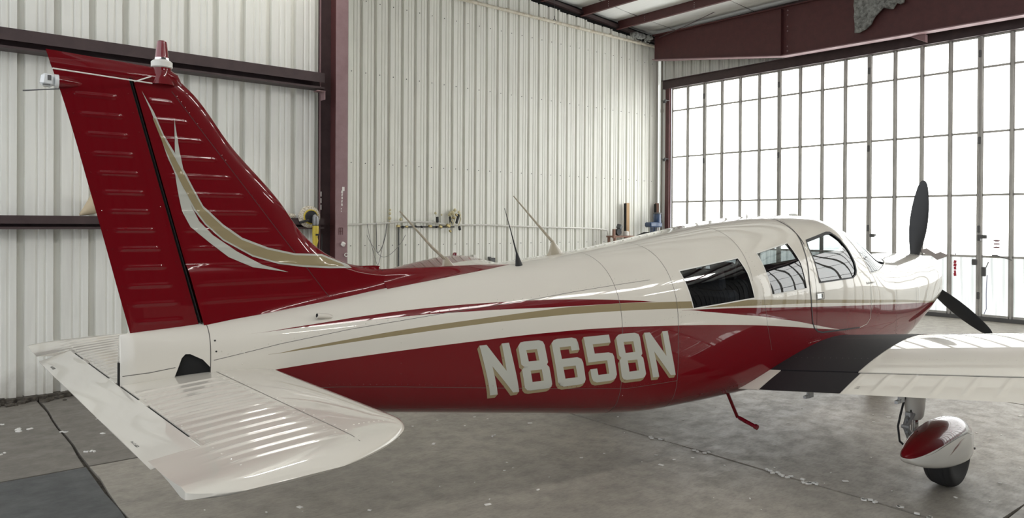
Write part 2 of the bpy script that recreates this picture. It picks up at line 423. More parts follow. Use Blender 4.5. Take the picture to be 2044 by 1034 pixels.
# screws in three rows on the far wall and two on the near one
b = MB()
for zr in (2.85, 4.55, 5.9, 1.30):
    for k in range(-8, 30):
        xx = 6.427 - 0.20*p2/0.3048 + k*p2 + .0
        if 4.2 < xx < 14.7: b.lathe([(.010, 0), (.010, -.006), (.005, -.010)], 6, 'y', (xx-0.02, YM-.001, zr))
tag(b.obj('panel_screws', M_clip, farw, smooth=0), kind='stuff')
b = MB()
for zr in (3.85, 2.6, 1.1):
    for k in (-1, 2, 5, 8):
        b.lathe([(.006, 0), (.006, -.004), (.003, -.007)], 6, 'y', (0.85 + k*p1 + 0.04, YL+.028, zr))
tag(b.obj('panel_screws', M_clip, left, smooth=0), kind='stuff')
# step-back wall between the tail bay and the wide bay, far side; and the walls out of frame
stepw = empty('wall_step', kind='structure')
for k in range(5): sheet(YL+0.15+k*3*p2, 3, p2, 6.9, stepw, ax='y', at=4.12, zb=0, sgn=-1)
rightw = empty('wall_right', kind='structure')
for k in range(21): sheet(-3.0+k*3*p2, 3, p2, 6.9, rightw, ax='x', at=-5.9, zb=0, sgn=-1, m=M_sheet_dark)

# steel column at the corner of the step
col = empty('steel_column', (3.93, 8.6, 0), label='dark red steel H column with a front flange coloured pinkish as if lit, left of the pale far wall', cat='column')
def cobj(name, c, d, m, par=col): return MB().box((c[0]-3.93, c[1]-8.6, c[2]), d).obj(name, m, par, smooth=0)
cobj('front_flange', (3.94, 8.49, 3.4), (0.150, 0.014, 6.8), M_oxide_lit)
cobj('column_web', (3.94, 8.65, 3.4), (0.010, 0.31, 6.8), M_oxide)
cobj('back_flange', (3.90, 8.80, 3.4), (0.24, 0.014, 6.8), M_oxide_dark)
cobj('edge_angle', (3.797, 8.785, 3.4), (0.012, 0.02, 6.8), M_oxide_lit)
cobj('base_plate', (3.94, 8.65, 0.01), (0.3, 0.4, 0.02), M_oxide)
b = MB()
for zz, w, h, dx in ((2.14, .03, .05, .015), (2.105, .022, .03, 0.0), (2.07, .014, .03, .0), (2.03, .014, .03, .0), (1.99, .012, .03, -.002), (1.95, .016, .028, -.002), (1.90, .010, .012, -.008), (1.87, .008, .012, -.008)):
    b.box((3.945+dx-3.93, 8.481-8.6, zz), (w, .003, h), RY(random.uniform(-.2, .2)))
for zz in (2.08, 2.0, 1.92): b.box((3.80-3.93+.01, 8.776-8.6, zz), (.012, .003, .06))
tag(b.obj('flaked_label', M_tape, col, smooth=0), kind='stuff')
b = MB()
for dx in (-.028, -.006, .018): b.box((3.935+dx-3.93, 8.481-8.6, 1.63), (.006, .002, .085))
for zz in (1.67, 1.63): b.box((3.935-3.93-.005, 8.481-8.6, zz), (.045, .002, .006))
tag(b.obj('stencil_mark', M_oxide, col, smooth=0), kind='stuff')
tag(MB().box((0, 0, 0), (.035, .05, .05), RZ(.4)@RX(.5), 0.008).obj('wrapped_bolt', M_tape, col), 'white wrapped bolt end')
bpy.data.objects['wrapped_bolt'].location = (3.95-3.93, 8.455-8.6, 1.475)
b = MB(); b.tube([(3.995-3.93 + .02*math.cos(t), 8.47-8.6, 1.345+.02*math.sin(t)) for t in [k*PI/8 for k in range(17)]], .005, 6, False); b.obj('hook_ring', M_tape, col)

# girts along the tail bay wall
def girt(z0, z1, label):
    g = empty('wall_girt', (1.5, 8.7, (z0+z1)/2), label=label, cat='girt')
    h = z1-z0; x0, x1 = -3.0-1.5, 3.78-1.5
    prof = [(.11, -.0), (.11, h/2), (-.085, h/2), (-.085, h/2-.02), (-.080, h/2-.02), (-.080, h/2-.005), (.10, h/2-.005)]
    # C section open towards the room, lips on both legs
    t = 0.005; a = h/2
    b = MB()
    b.box(((x0+x1)/2, .10, 0), (x1-x0, t, h)); b.box(((x0+x1)/2, .005, a-t/2), (x1-x0, .19, t)); b.box(((x0+x1)/2, .005, -a+t/2), (x1-x0, .19, t))
    b.obj('channel', M_oxide_dark, g, smooth=0)
    MB().box(((x0+x1)/2, -.088, a*0.40), (x1-x0, t, h*0.60)).obj('front_lip', M_oxide_dark, g, smooth=0)
    MB().box(((x0+x1)/2, -.088, -a+.012), (x1-x0, t, .022)).obj('bottom_lip', M_oxide_dark, g, smooth=0)
    return g
girt(3.335, 3.525, 'upper dark brown steel girt crossing behind the top of the red tail fin')
girt(1.655, 1.785, 'lower dark brown steel girt crossing behind the middle of the red rudder')
b = MB(); b.box((3.72, 8.62, 3.30), (.10, .12, .010)); b.box((3.76, 8.62, 3.25), (.01, .12, .10))
tag(b.obj('girt_clip', M_oxide_lit, None, smooth=0), 'small steel clip under the upper girt where it meets the column', 'clip')

# roof: insulation, purlins, sloping rafter on the far wall, eave strut
ceil = empty('ceiling', kind='structure')
b = MB(); rows = []
for i in range(41):
    x = -3.2 + i*(18.3/40); rows.append([(x, y, roof_z(x) - 0.018*math.sin(PI*((x-12.05) % 1.22)/1.22)) for y in (-7.6, -4, 0, 4, 8, 13.2)])
b.grid(rows).obj('roof_insulation', M_insul, ceil, smooth=60, flip=False)
b = MB()
for k in range(9):
    y = -6.5 + k*2.35
    b.tube([(-3 + q*1.79, y+0.05*math.sin(q*2.1+k), roof_z(-3+q*1.79)-.012) for q in range(11)], .008, 4)
pieces(b, 'insulation_seam', M_clip, ceil, 0)
def purlin(x):
    zt = roof_z(x)-0.005; h = .225; b = MB()
    b.box((x, 2.75, zt-h/2), (.005, 20.5, h)); b.box((x+.03, 2.75, zt-.003), (.065, 20.5, .005)); b.box((x-.03, 2.75, zt-h+.003), (.065, 20.5, .005)); b.box((x-.062, 2.75, zt-h+.010), (.004, 20.5, .02))
    o = b.obj('roof_purlin', M_oxide, ceil, smooth=0)
    bb = MB()
    for yy in (12.1, 10.6, 6.1, 1.6, -3.0):
        for dz in (.06, .11, .16): bb.lathe([(.008, 0), (.008, -.006), (.003, -.008)], 6, 'x', (x-.003, yy, zt-dz))
    tag(bb.obj('bolts', M_chrome, o, smooth=0), kind='stuff')
    return o
for k, x in enumerate((13.27, 12.05, 10.83, 9.61, 8.39, 7.17, 5.95, 4.73, 3.51, 2.29, 1.07, -.15, -1.37, -2.59)):
    purlin(x)
b = MB(); zz = lambda x: roof_z(x)-.20
b.box((9.4, 12.99, (roof_z(4)+roof_z(14.8))/2-.15), (10.95, .10, .08), RY(math.atan(1/12)))
b.obj('trim_1', M_oxide_dark, None, smooth=0)['kind'] = 'structure'
MB().box((9.5, 13.10, 6.9), (11.2, .04, 1.2)).obj('gap_shade_panel', M_dark, None, smooth=0)['kind'] = 'structure'  # black panel added to fill the gap above the far wall with shade
b = MB().box((14.72, 2.7, roof_z(14.7)-.13), (.16, 20.6, .24)); b.obj('trim_2', M_oxide_dark, None, smooth=0)['kind'] = 'structure'

# unseen glowing strips added under the roof for fill light and streak highlights
for yy in (-3.6,):
    for k in range(4): MB().box((3.2+k*2.44, yy, roof_z(3.2+k*2.44)-.035), (2.0, .8, .01), RY(math.atan(1/12))).obj('added_roof_glow', M_roof_fill, ceil, smooth=0)
# tapered girder over the doors
gd = empty('door_girder', (14.36, 3, 5.9), label='large dark red plate girder running above the glazed hangar doors', cat='girder')
O = Vector((14.36, 3, 5.9))
top = [(12.75, 6.55), (7.7, 6.46), (-5.7, 6.46)]; bot = [(12.75, 5.935), (9.0, 5.42), (4.3, 5.36), (-5.7, 5.36)]
MB().prism([(y-3, z-5.9) for y, z in bot]+[(y-3, z-5.9) for y, z in reversed(top)], .012, 'x', 0).obj('web_plate', M_oxide, gd, smooth=0)
for nm, ln, mm in (('top_flange', top, M_oxide), ('bottom_flange', bot, M_oxide_lit)):
    b = MB()
    for (y0, z0), (y1, z1) in zip(ln[:-1], ln[1:]):
        a = math.atan2(z1-z0, y1-y0); l = math.hypot(y1-y0, z1-z0)
        b.box((.006, (y0+y1)/2-3, (z0+z1)/2-5.9), (.20, l+.004, .022), RX(a))
    b.obj(nm, mm, gd, smooth=0)
b = MB(); b.box((-.05, 9.02-3, (5.42+6.46)/2-5.9), (.10, .014, 1.02)); b.obj('stiffener', M_oxide, gd, smooth=0)
b = MB()
for dz in (5.52, 5.62, 5.95, 6.05, 6.3, 6.4): b.lathe([(.018, 0), (.018, -.02), (.008, -.022)], 6, 'x', (-.002, 8.90-3, dz-5.9))
pieces(b, 'bolt', M_oxide_lit, gd, 0)
b = MB(); b.prism([(6.30-3, 5.37-5.9), (6.02-3, 5.37-5.9), (6.02-3, 5.22-5.9)], .10, 'x', .10); b.obj('knee_bracket', M_oxide_lit, gd, smooth=0)
# torn insulation hanging over the girder
b = MB(); rows = []
edge = [(7.316, 5.60), (7.23, 5.585), (7.10, 5.63), (6.99, 5.70), (6.90, 5.84), (6.82, 5.90), (6.73, 5.975), (6.66, 5.955), (6.60, 5.93), (6.54, 5.92), (6.47, 6.02), (6.40, 5.98), (6.34, 6.00), (6.30, 6.12)]
for k in range(9):
    t = k/8; rows.append([(14.27+.02*math.sin(9*y+4*t)-.03*t, y+.01*math.sin(20*t+y*7), z+(6.46-z)*t) for y, z in edge])
b.grid(rows); o = b.obj('hanging_insulation', M_rag, None, smooth=60)
so = o.modifiers.new('pad', 'SOLIDIFY'); so.thickness = .035
tag(o, 'torn piece of grey insulation hanging over the dark red girder', 'insulation')
# brace rod to the roof and scrap in the corner
MB().tube([(14.18, 12.45, 6.42), (13.9, 11.3, 6.47), (13.66, 10.347, 6.53)], .009, 6).obj('brace_rod', M_oxide_dark, ceil)
b = MB()
for k in range(26):
    b.box((13.62+random.uniform(-.1, .52), 12.72+random.uniform(-.05, .05), 6.42+random.uniform(-.03, .05)), (.15, .10, .07), RZ(random.random()*3)@RX(random.random()*3), .03)
tag(b.obj('insulation_scrap', M_rag, None, smooth=60), 'dusty grey insulation scrap tucked in the far corner under the roof', 'insulation')

# wall above and beside the doors, header, jamb
dw = empty('wall_door', kind='structure')
for k in range(24): sheet(-7.5 + k*3*p2, 3, p2, 6.75, dw, ax='y', at=XD+.02, zb=5.42, sgn=1)
MB().box((XD+.01, 12.86, 2.72), (.02, .36, 5.44)).obj('corner_sheet', M_sheet, dw, smooth=0)
hd = MB().box((14.80, 2.6, 5.345), (.10, 20.4, .205)); hd.box((14.76, 2.6, 5.45), (.16, 20.4, .012)); hd.box((14.75, 2.6, 5.245), (.03, 20.4, .012))
hd.obj('trim_3', M_oxide_dark, None, smooth=0)['kind'] = 'structure'
jb = MB().box((14.80, 12.655, 2.66), (.08, .13, 5.30)); jb.box((14.755, 12.60, 2.66), (.01, .02, 5.30)); jb.obj('trim_4', M_oxide, None, smooth=0)['kind'] = 'structure'
for z in (4.92, 3.42):
    b = MB(); b.box((14.70, 12.66, z), (.16, .16, .012)); b.box((14.66, 12.66, z-.03), (.012, .10, .06)); b.lathe([(.02, -.03), (.02, .03)], 8, 'z', (14.64, 12.62, z))
    b.obj('hinge', M_clip, bpy.data.objects['trim_4'], smooth=0)
MB().box((14.84, 2.6, 0.035), (.10, 20.2, .07)).obj('trim_5', M_clip, None, smooth=0)['kind'] = 'structure'

# glazed sliding doors: leaves of four pane columns and five rows
RAIL = [0.10, 1.175, 2.31, 3.465, 4.66, 5.235]
def stile_mb(w):
    b = MB(); z0, z1 = 0.07, 5.24; h = z1-z0; c = (z0+z1)/2
    b.box((.0, 0, c), (.03, w, h)); b.box((-.020, 0, c), (.02, w*0.42, h)); return b
def pane_mb(w, z0, z1, ribbed):
    b = MB(); rows = [[], []]; n = 24 if ribbed else 1
    if ribbed:
        for k in range(n+1):
            y = -w/2 + w*k/n; d = .006*math.cos(2*PI*k/4.0)
            rows[0].append((.006+d, y, z0)); rows[1].append((.006+d, y, z1))
        b.grid(rows)
    else: b.box((.008, 0, (z0+z1)/2), (.004, w, z1-z0))
    return b
protos = {}
COLW = 0.5285
leaf_edges = [12.58, 11.52, 9.406, 7.292, 5.178, 3.064, 0.95, -1.164, -3.278, -5.392]
for li in range(len(leaf_edges)-1):
    ya, yb = leaf_edges[li], leaf_edges[li+1]; nc = int(round((ya-yb)/COLW)); w = (ya-yb)/nc
    lf = empty('door_%d' % (li+1), (14.86, (ya+yb)/2, 0), kind='structure')
    for c in range(nc+1):
        y = ya - c*w - (ya+yb)/2; e = c in (0, nc); key = 'stile' if e else 'mullion'
        if e: y += (-.028 if c == 0 else .028)
        if key not in protos: protos[key] = stile_mb(.054 if e else .086).obj(key, M_frame, lf, smooth=0); o = protos[key]; o.location = (0, y, 0)
        else: o = inst(protos[key], (0, y, 0), lf)
        if c == nc: break
        for r in range(5):
            k2 = 'pane%d_%d' % (r, nc)
            if k2 not in protos: o = protos[k2] = pane_mb(w-.05, RAIL[r]+.01, RAIL[r+1]-.01, r == 0).obj('pane', M_pane_low if r == 0 else M_pane, lf, smooth=0); o.location = (0, ya-(c+.5)*w-(ya+yb)/2, 0)
            else: o = inst(protos[k2], (0, ya-(c+.5)*w-(ya+yb)/2, 0), lf)
            o.name = 'pane'
    for r in range(6):
        MB().box((-.002, 0, RAIL[r] if r else .085), (.026, ya-yb-.03, .040 if 0 < r < 5 else .05)).obj('rail', M_frame, lf, smooth=0)
    # guide clips on the leading stile
    b = MB()
    for z in (0.45, 1.68, 3.32, 4.92): b.box((-.028, (yb-ya)/2+.01, z), (.035, .045, .13), None, .01)
    pieces(b, 'guide_clip', M_clip, lf, 0)
def small(name, mb, m, label, cat, group=None, smooth=0): return tag(mb.obj(name, m, None, smooth=smooth), label, cat, group)
small('door_latch', MB().box((14.79, 7.19, 1.53), (.06, .10, .07), None, .01).box((14.79, 7.14, 1.54), (.03, .06, .03)), M_clip, 'dark grey latch on the door frame just above the aircraft nose', 'latch')
small('door_latch', MB().box((14.79, 5.10, 1.54), (.06, .14, .07), None, .01).box((14.79, 5.16, 1.52), (.05, .05, .11)), M_clip, 'dark grey latch right of the propeller beside the oval stickers', 'latch')
small('door_latch', MB().box((14.79, 5.24, 1.07), (.06, .08, .11), None, .01), M_clip, 'dark grey lock box left of the door frame below the upper latch', 'latch')
small('door_latch', MB().box((14.79, 5.08, .90), (.06, .07, .17), None, .01).tube([(14.79, 5.04, .98), (14.79, 5.0, 1.08)], .008, 6), M_clip, 'lowest dark grey lock box with a lever, right of the propeller', 'latch')
for z in (1.471, 1.412, 1.350):
    b = MB(); b.prism([(4.885+.058*math.cos(t), z+.017*math.sin(t)) for t in [k*PI/10 for k in range(20)]], .002, 'x', 14.845)
    small('oval_sticker', b, mat('faded_sticker', (0.30, 0.17, 0.18), 0.6), '%s of three faded dark oval stickers on a lit door pane' % {1.471: 'top', 1.412: 'middle', 1.350: 'bottom'}[z], 'sticker', 'oval stickers')
b = MB()
for z, w in ((1.06, .045), (1.0, .05), (.94, .04), (.87, .035), (.82, .045)): b.box((14.82, 5.59, z), (.006, w, .055), RX(random.uniform(-.25, .25)))
small('red_streamer', b, M_tag, 'strip of crumpled red tape hanging beside a door mullion', 'tape')
b = MB()
for dy in (-.05, -.02, .02, .05): b.tube([(14.82, 5.58, 1.19), (14.815, 5.58+dy*.6, 1.27), (14.81, 5.58+dy, 1.32+abs(dy))], .003, 5)
small('dry_twig', b, M_clip, 'little dry twig stuck above the red tape on the door rail', 'twig')
b = MB(); b.prism([(6.32, 1.24), (6.12, 1.30), (5.95, 1.20), (5.86, 1.24), (5.70, 1.17), (5.92, 1.08), (6.05, 1.17)], .003, 'x', 14.83)
small('door_patch', b, mat('patch_grey', (0.42, 0.38, 0.37), .7), 'ragged grey patch taped over the door panes beyond the propeller', 'patch')
b = MB().tube([(14.80, 4.86, 1.20), (14.80, 4.62, 1.13)], [.012, .006], 6).box((14.80, 4.9, 1.20), (.02, .09, .03))
small('rail_bar', b, M_clip, 'short bent steel bar on the door rail below the oval stickers', 'bar')
small('dangling_cord', MB().tube([(14.79, 5.02, .84), (14.79, 5.035, .5), (14.79, 5.03, .22), (14.79, 5.07, .12)], .006, 6), mat('blue_cord', (0.05, 0.05, 0.22), .7), 'thin dark blue cord hanging from the lowest lock box on the door', 'cord')

# pipes on the far wall
pi = empty('sprinkler_pipe', (10, 12.87, 6.34), label='long old white pipe hung along the top of the far wall', cat='pipe')
b = MB(); b.tube([(5.2-10, 0, .0), (14.55-10, 0, -.02), (14.80-10, -.03, -.04)], .036, 14); b.obj('pipe_run', M_pvc, pi)
b = MB()
for k in range(9): b.tube([(-4.5+k*1.05, 0, 0), (-4.44+k*1.05, 0, 0)], .042, 14)
b.tube([(14.74-10, -.03, -.03), (14.86-10, -.05, -.05)], .046, 14); pieces(b, 'pipe_coupling', M_pvc, pi)
for x in (11.08, 14.0):
    b = MB(); b.tube([(x-10+.045*math.cos(t), 0, .0+.055*math.sin(t)) for t in [PI*2*k/14 for k in range(13)]], .008, 6); b.tube([(x-10, 0, .05), (x-10, 0, .13)], .01, 6)
    b.tube([(x-10, 0, .10), (x-10, 0, .62 if x < 12 else .25)], .004, 5); b.obj('pipe_hanger', M_clip, pi)
dp = MB(); dp.tube([(14.83, 12.90, 6.24), (14.83, 12.90, 4.7)], .030, 12); dp.tube([(14.83, 12.90, 4.72), (14.83, 12.90, .3)], .026, 12); dp.tube([(14.83, 12.90, 4.74), (14.83, 12.90, 4.66)], .036, 12); dp.tube([(14.83, 12.9, 6.26), (14.83, 12.9, 6.18)], .042, 12)
small('down_pipe', dp, mat('dusty_pipe', (0.36, 0.34, 0.29), .6), 'vertical pale pipe running down the far corner beside the doors', 'pipe', smooth=40)
cd = MB(); path = [(5.0, 12.93, 1.66), (6.06, 12.93, 1.69), (6.8, 12.93, 1.72), (7.3, 12.93, 1.76), (8.0, 12.93, 1.745), (8.3, 12.93, 1.69), (9.2, 12.93, 1.70), (10.5, 12.93, 1.66), (11.6, 12.93, 1.64), (12.5, 12.93, 1.62), (12.86, 12.93, 1.58), (12.90, 12.93, 1.46)]
cd.tube(path, .017, 8)
for x, z in ((6.9, 1.727), (9.6, 1.69), (10.4, 1.663), (11.3, 1.647)): cd.tube([(x-.03, 12.93, z), (x+.03, 12.93, z)], .023, 8)
CD = cd
# loops of cable hanging from the conduit
def loop(x0, x1, z, sag, ph): return [(x0+(x1-x0)*t+.03*math.sin(6*t+ph), 12.90-.02*math.sin(5*t+ph)-.025*ph, z-sag*math.sin(PI*t)**.8) for t in [k/16 for k in range(17)]]
for k, (a, lab) in enumerate(((loop(6.50, 6.92, 1.71, .78, 0), 'longest loop of grey cable hanging from the conduit, left side'), (loop(6.45, 7.28, 1.50, .42, 1), 'wide shallow loop of grey cable hanging under the conduit'), (loop(6.62, 6.85, 1.72, .55, 2), 'narrow loop of dark cable hanging in the middle of the cable tangle'))):
    small('hanging_cable', MB().tube(a, .006, 6), M_clip if k == 2 else mat('grey_cable', (0.33, 0.32, 0.31), .6), lab, 'cable', 'hanging cables', 40)
small('cable_plug', MB().box((6.69, 12.90, .86), (.05, .03, .07), None, .01), mat('pink_plug', (0.55, 0.33, 0.30), .5), 'faded pink plug at the lower end of the hanging cable loops', 'plug')
# fittings and switches clustered on the conduit
ft = empty('air_line', (8.2, 12.9, 1.7), label='pale conduit along the far wall with a cluster of brass and black valves', cat='conduit')
co = CD.obj('conduit_run', M_conduit, ft, smooth=40); co.location = (-8.2, -12.9, -1.7)
b = MB()
for x, z, s in ((7.15, -.03, .05), (7.33, -.04, .04), (7.86, -.03, .05), (8.1, -.04, .05), (8.28, -.02, .06), (8.35, .07, .045), (8.42, .14, .05), (8.48, .20, .04), (8.33, -.13, .04)): b.box((x-8.2, 0, z), (s*1.5, s, s), RY(random.random()), .01)
pieces(b, 'valve_body', M_brass, ft)
b = MB()
for x, z, h in ((7.24, -.05, .05), (7.52, -.04, .04), (7.66, -.045, .04), (8.0, -.045, .04), (8.02, .10, .12), (8.33, .10, .14), (8.50, .12, .20), (8.55, -.07, .09)): b.box((x-8.2, -.01, z), (.05, .04, h), RY(random.uniform(-.5, .5)), .01)
pieces(b, 'valve_handle', M_black, ft)
b = MB()
for x in (8.30, 8.38, 8.52): b.tube([(x-8.2, -.01, -.02), (x-8.15, -.03, .12), (x-8.2, -.01, .27)], .010, 6)
pieces(b, 'short_hose', M_foam, ft)
b = MB()
for x, z, r in ((6.98, .12, .035), (6.985, .21, .028), (6.99, .28, .022), (6.98, .05, .02), (8.40, .24, .05), (8.33, .20, .035), (8.46, .30, .035), (8.56, .26, .03), (8.0, .23, .028), (8.14, .20, .02), (7.22, .10, .03), (8.58, .20, .03), (8.36, .05, .03)):
    b.lathe([(0.004, -r), (r*.7, -r*.7), (r, 0), (r*.7, r*.7), (.004, r)], 10, 'z', (x-8.2, .03, z))
pieces(b, 'foam_blob', M_foam, ft)
# hatch frame seams below the fittings
tr = MB(); tr.box((7.20, 12.975, .86), (.022, .03, 1.64)); tr.box((7.85, 12.975, 1.655), (1.25, .02, .03)); tr.obj('trim_6', M_clip, None, smooth=0)['kind'] = 'structure'
small('switch_box', MB().box((8.94, 12.93, 1.01), (.08, .07, .13), None, .01), M_offwhite, 'small white switch box low on the far wall, left of the dark one', 'box')
small('switch_box', MB().box((9.40, 12.93, .93), (.14, .08, .13), None, .01).box((9.34, 12.93, 1.0), (.05, .06, .04)), M_clip, 'small dark switch box low on the far wall behind the fuselage', 'box')

# timber and small machines against the far wall
wp = empty('timber_post', (13.50, 12.88, 0), label='pale pine two-by-four standing upright against the far wall, left of the blue machine', cat='post')
MB().box((.02, 0, 1.13), (.12, .05, 2.26), None, .004).obj('stud', M_wood, wp, smooth=0); MB().box((-.06, -.01, 1.13), (.035, .06, 2.24)).obj('dark_batten', M_dark, wp, smooth=0)
wp2 = empty('timber_post', (14.62, 12.88, 0), label='reddish weathered two-by-four standing in the far corner beside the down pipe', cat='post')
MB().box((.02, 0, 1.14), (.11, .05, 2.28), RY(-.004), .004).obj('stud', M_wood_red, wp2, smooth=0); MB().box((-.055, -.01, 1.13), (.03, .06, 2.26)).obj('dark_batten', M_dark, wp2, smooth=0)
sh = empty('wooden_shelf', (12.98, 12.66, 0), label='small reddish wooden shelf on legs beside the pine post', cat='shelf')
MB().box((.08, 0, 1.43), (.70, .28, .04)).obj('shelf_board', M_wood_red, sh, smooth=0)
for dx in (-.22, .38):
    for dy in (-.10, .10): MB().box((dx, dy, .705), (.05, .05, 1.41)).obj('leg', M_wood_red, sh, smooth=0)
MB().box((-.27, -.12, 1.50), (.06, .05, .22)).obj('end_post', M_wood_red, sh, smooth=0)
small('work_lamp', MB().box((13.06, 12.70, 1.66), (.13, .11, .11), RY(.5)@RZ(.4), .01).box((13.06, 12.72, 1.53), (.05, .05, .15)), M_clip, 'black box-shaped work lamp tilted on the small wooden shelf', 'lamp')
small('paint_can', MB().lathe([(.065, 1.45), (.07, 1.455), (.07, 1.545), (.06, 1.55), (.06, 1.56)], 20, 'z', (13.19, 12.60, 0)), M_tape, 'short white can on the small wooden shelf under the work lamp', 'can', smooth=40)
small('hose_roll', MB().lathe([(.03, -.04), (.08, -.045), (.085, 0), (.08, .045), (.03, .04)], 20, 'y', (12.93, 12.62, 1.537)), M_black, 'dark rolled hose on the left end of the small wooden shelf', 'hose', smooth=40)
dr = empty('bench_drill', (14.24, 12.66, 0), label='blue drill press with a round motor housing in the far corner', cat='machine')
b = MB(); b.box((.02, 0, 1.72), (.46, .22, .13), None, .03); b.obj('head', M_blue, dr)
MB().lathe([(.09, 1.72), (.10, 1.74), (.10, 2.00), (.085, 2.03), (.03, 2.035)], 24, 'z', (.16, 0, 0)).obj('motor', M_blue, dr)
MB().lathe([(.11, 1.995), (.11, 2.02), (.10, 2.03)], 24, 'z', (.16, 0, 0)).obj('motor_cap', M_clip, dr)
b = MB()
for dx in (-.16, -.10, -.04, .02): b.tube([(dx, -.05, 1.66), (dx, -.05, 1.50)], .012, 8)
b.obj('handle_rod', M_blue, dr); MB().tube([(.14, 0, 1.66), (.14, 0, .06)], .045, 14).obj('post', M_greyp, dr); MB().box((.08, 0, .03), (.44, .30, .06), None, .01).obj('base_plate', M_clip, dr)
MB().box((.03, -.02, 1.20), (.28, .26, .03), None, .005).obj('work_table', M_greyp, dr)
small('sloping_board', MB().box((13.74, 12.62, 1.46), (.46, .18, .02), RY(-.30)).box((13.74, 12.62, .72), (.05, .05, 1.42)), M_dark, 'dark sloping panel on a stand between the pine post and the blue machine', 'panel')
small('pipe_bend', MB().tube([(14.74, 12.86, 1.90), (14.80, 12.84, 1.86), (14.84, 12.83, 1.72), (14.84, 12.83, .02)], .010, 8), M_conduit, 'thin bent grey tube rising in the far corner', 'pipe', smooth=40)

# things kept on the lower girt
bag = MB(); rows = []
for k in range(7):
    t = k/6; c = (1.30+.16*t, 8.66, 1.80+.10*t+.03*t*t); ry, rz_ = .015+.085*t, .012+.075*t
    rows.append([(c[0]-.10*math.sin(a)*t*.6, c[1]+ry*math.cos(a), c[2]+rz_*math.sin(a)*(1+.15*math.cos(3*a))) for a in [2*PI*q/14 for q in range(14)]])
bag.grid(rows, True); o = bag.obj('paper_cone', M_bag, None, smooth=40); so = o.modifiers.new('paper', 'SOLIDIFY'); so.thickness = .003
tag(o, 'crumpled cream paper funnel lying on the lower girt behind the rudder', 'paper')
small('folded_rag', MB().tube([(1.44, 8.60, 1.80), (1.50, 8.59, 1.77), (1.53, 8.585, 1.70), (1.54, 8.585, 1.655)], [.01, .016, .016, .012], 8), M_sheet, 'pale green strip of cloth hanging over the lower girt', 'cloth', smooth=40)
pol = empty('polisher', (3.60, 8.50, 1.46), label='yellow angle polisher with a big wool pad standing on the lower girt by the column', cat='polisher')
MB().lathe([(.02, .0), (.075, .0), (.108, .012), (.128, .030), (.132, .045), (.115, .060), (.02, .062)], 36, 'y', (-.01, .055, .34)).obj('wool_pad', M_wool, pol)
MB().lathe([(.02, -.012), (.082, -.012), (.088, -.004), (.088, .004), (.02, .006)], 36, 'y', (-.01, .052, .34)).obj('yellow_rim', M_yellow, pol)
MB().lathe([(.01, -.020), (.066, -.020), (.074, -.010), (.074, 0)], 32, 'y', (-.01, .045, .34)).obj('backing_plate', M_black, pol)
b = MB(); b.tube([(.012, .0, .36), (.018, -.01, .34), (.022, -.01, .28), (.022, -.01, .235)], [.022, .036, .040, .034], 14); b.obj('gear_housing', M_greyp, pol)
b = MB(); b.tube([(.022, -.01, .243), (.022, -.01, .236)], [.038, .038], 14); b.tube([(-.06, -.01, .30), (-.17, -.015, .27)], [.014, .016], 10); b.obj('side_handle', M_black, pol)
b = MB(); b.tube([(.022, -.01, .235), (.022, -.01, .19), (.020, -.01, .14), (.016, -.008, .10), (.022, -.006, .06), (.018, -.004, .0), (.010, .0, -.10)], [.036, .037, .036, .030, .034, .024, .022], 14); b.obj('motor_body', M_yellow, pol)
MB().box((.030, -.045, .13), (.045, .01, .022), None, .004).obj('switch', M_black, pol)
small('spare_wool_pad', MB().lathe([(.01, 0), (.08, .0), (.092, .02), (.075, .045), (.02, .055)], 28, 'z', (3.36, 8.66, 1.787)), M_wool, 'spare wool polishing pad lying flat on the lower girt beside the tail fin', 'pad', smooth=50)
small('power_cable', MB().tube([(3.70, 8.50, .95), (3.71, 8.52, 1.15), (3.725, 8.55, 1.35), (3.73, 8.56, 1.6)], .006, 6), M_black, 'black power cable hanging beside the yellow polisher', 'cable', smooth=40)

# unseen strip lamps added to fill the bay and raise glints on the beads
for k, (lx, ly) in enumerate(((2.3, -3.4), (3.2, 7.8), (9.0, -4.2))):
    LZ = 5.3 if k != 1 else 6.2
    lm = empty('added_strip_lamp', (lx, ly, LZ), label='added, unseen hanging strip lamp with two tubes ' + ('to the right of the viewpoint', 'above the tail of the airplane, out of the picture', 'over the right wing tip')[k], cat='lamp', group='added strip lamps')
    MB().box((0, 0, .06), (1.3, .30, .05), None, .01).obj('housing', M_offwhite, lm)
    for s in (-.07, .07): MB().tube([(-.6, s, 0), (.6, s, 0)], .035, 12).obj('tube', mat('lamp_tube', (1, 1, 1), .5, emit=(1, .97, .92), estr=LAMP*(1.6 if k == 1 else 1)), lm)
    b = MB()
    for s in (-.5, .5): b.tube([(s, 0, .08), (s, 0, roof_z(lx)-LZ-.01)], .004, 5)
    pieces(b, 'hanger', M_clip, lm)

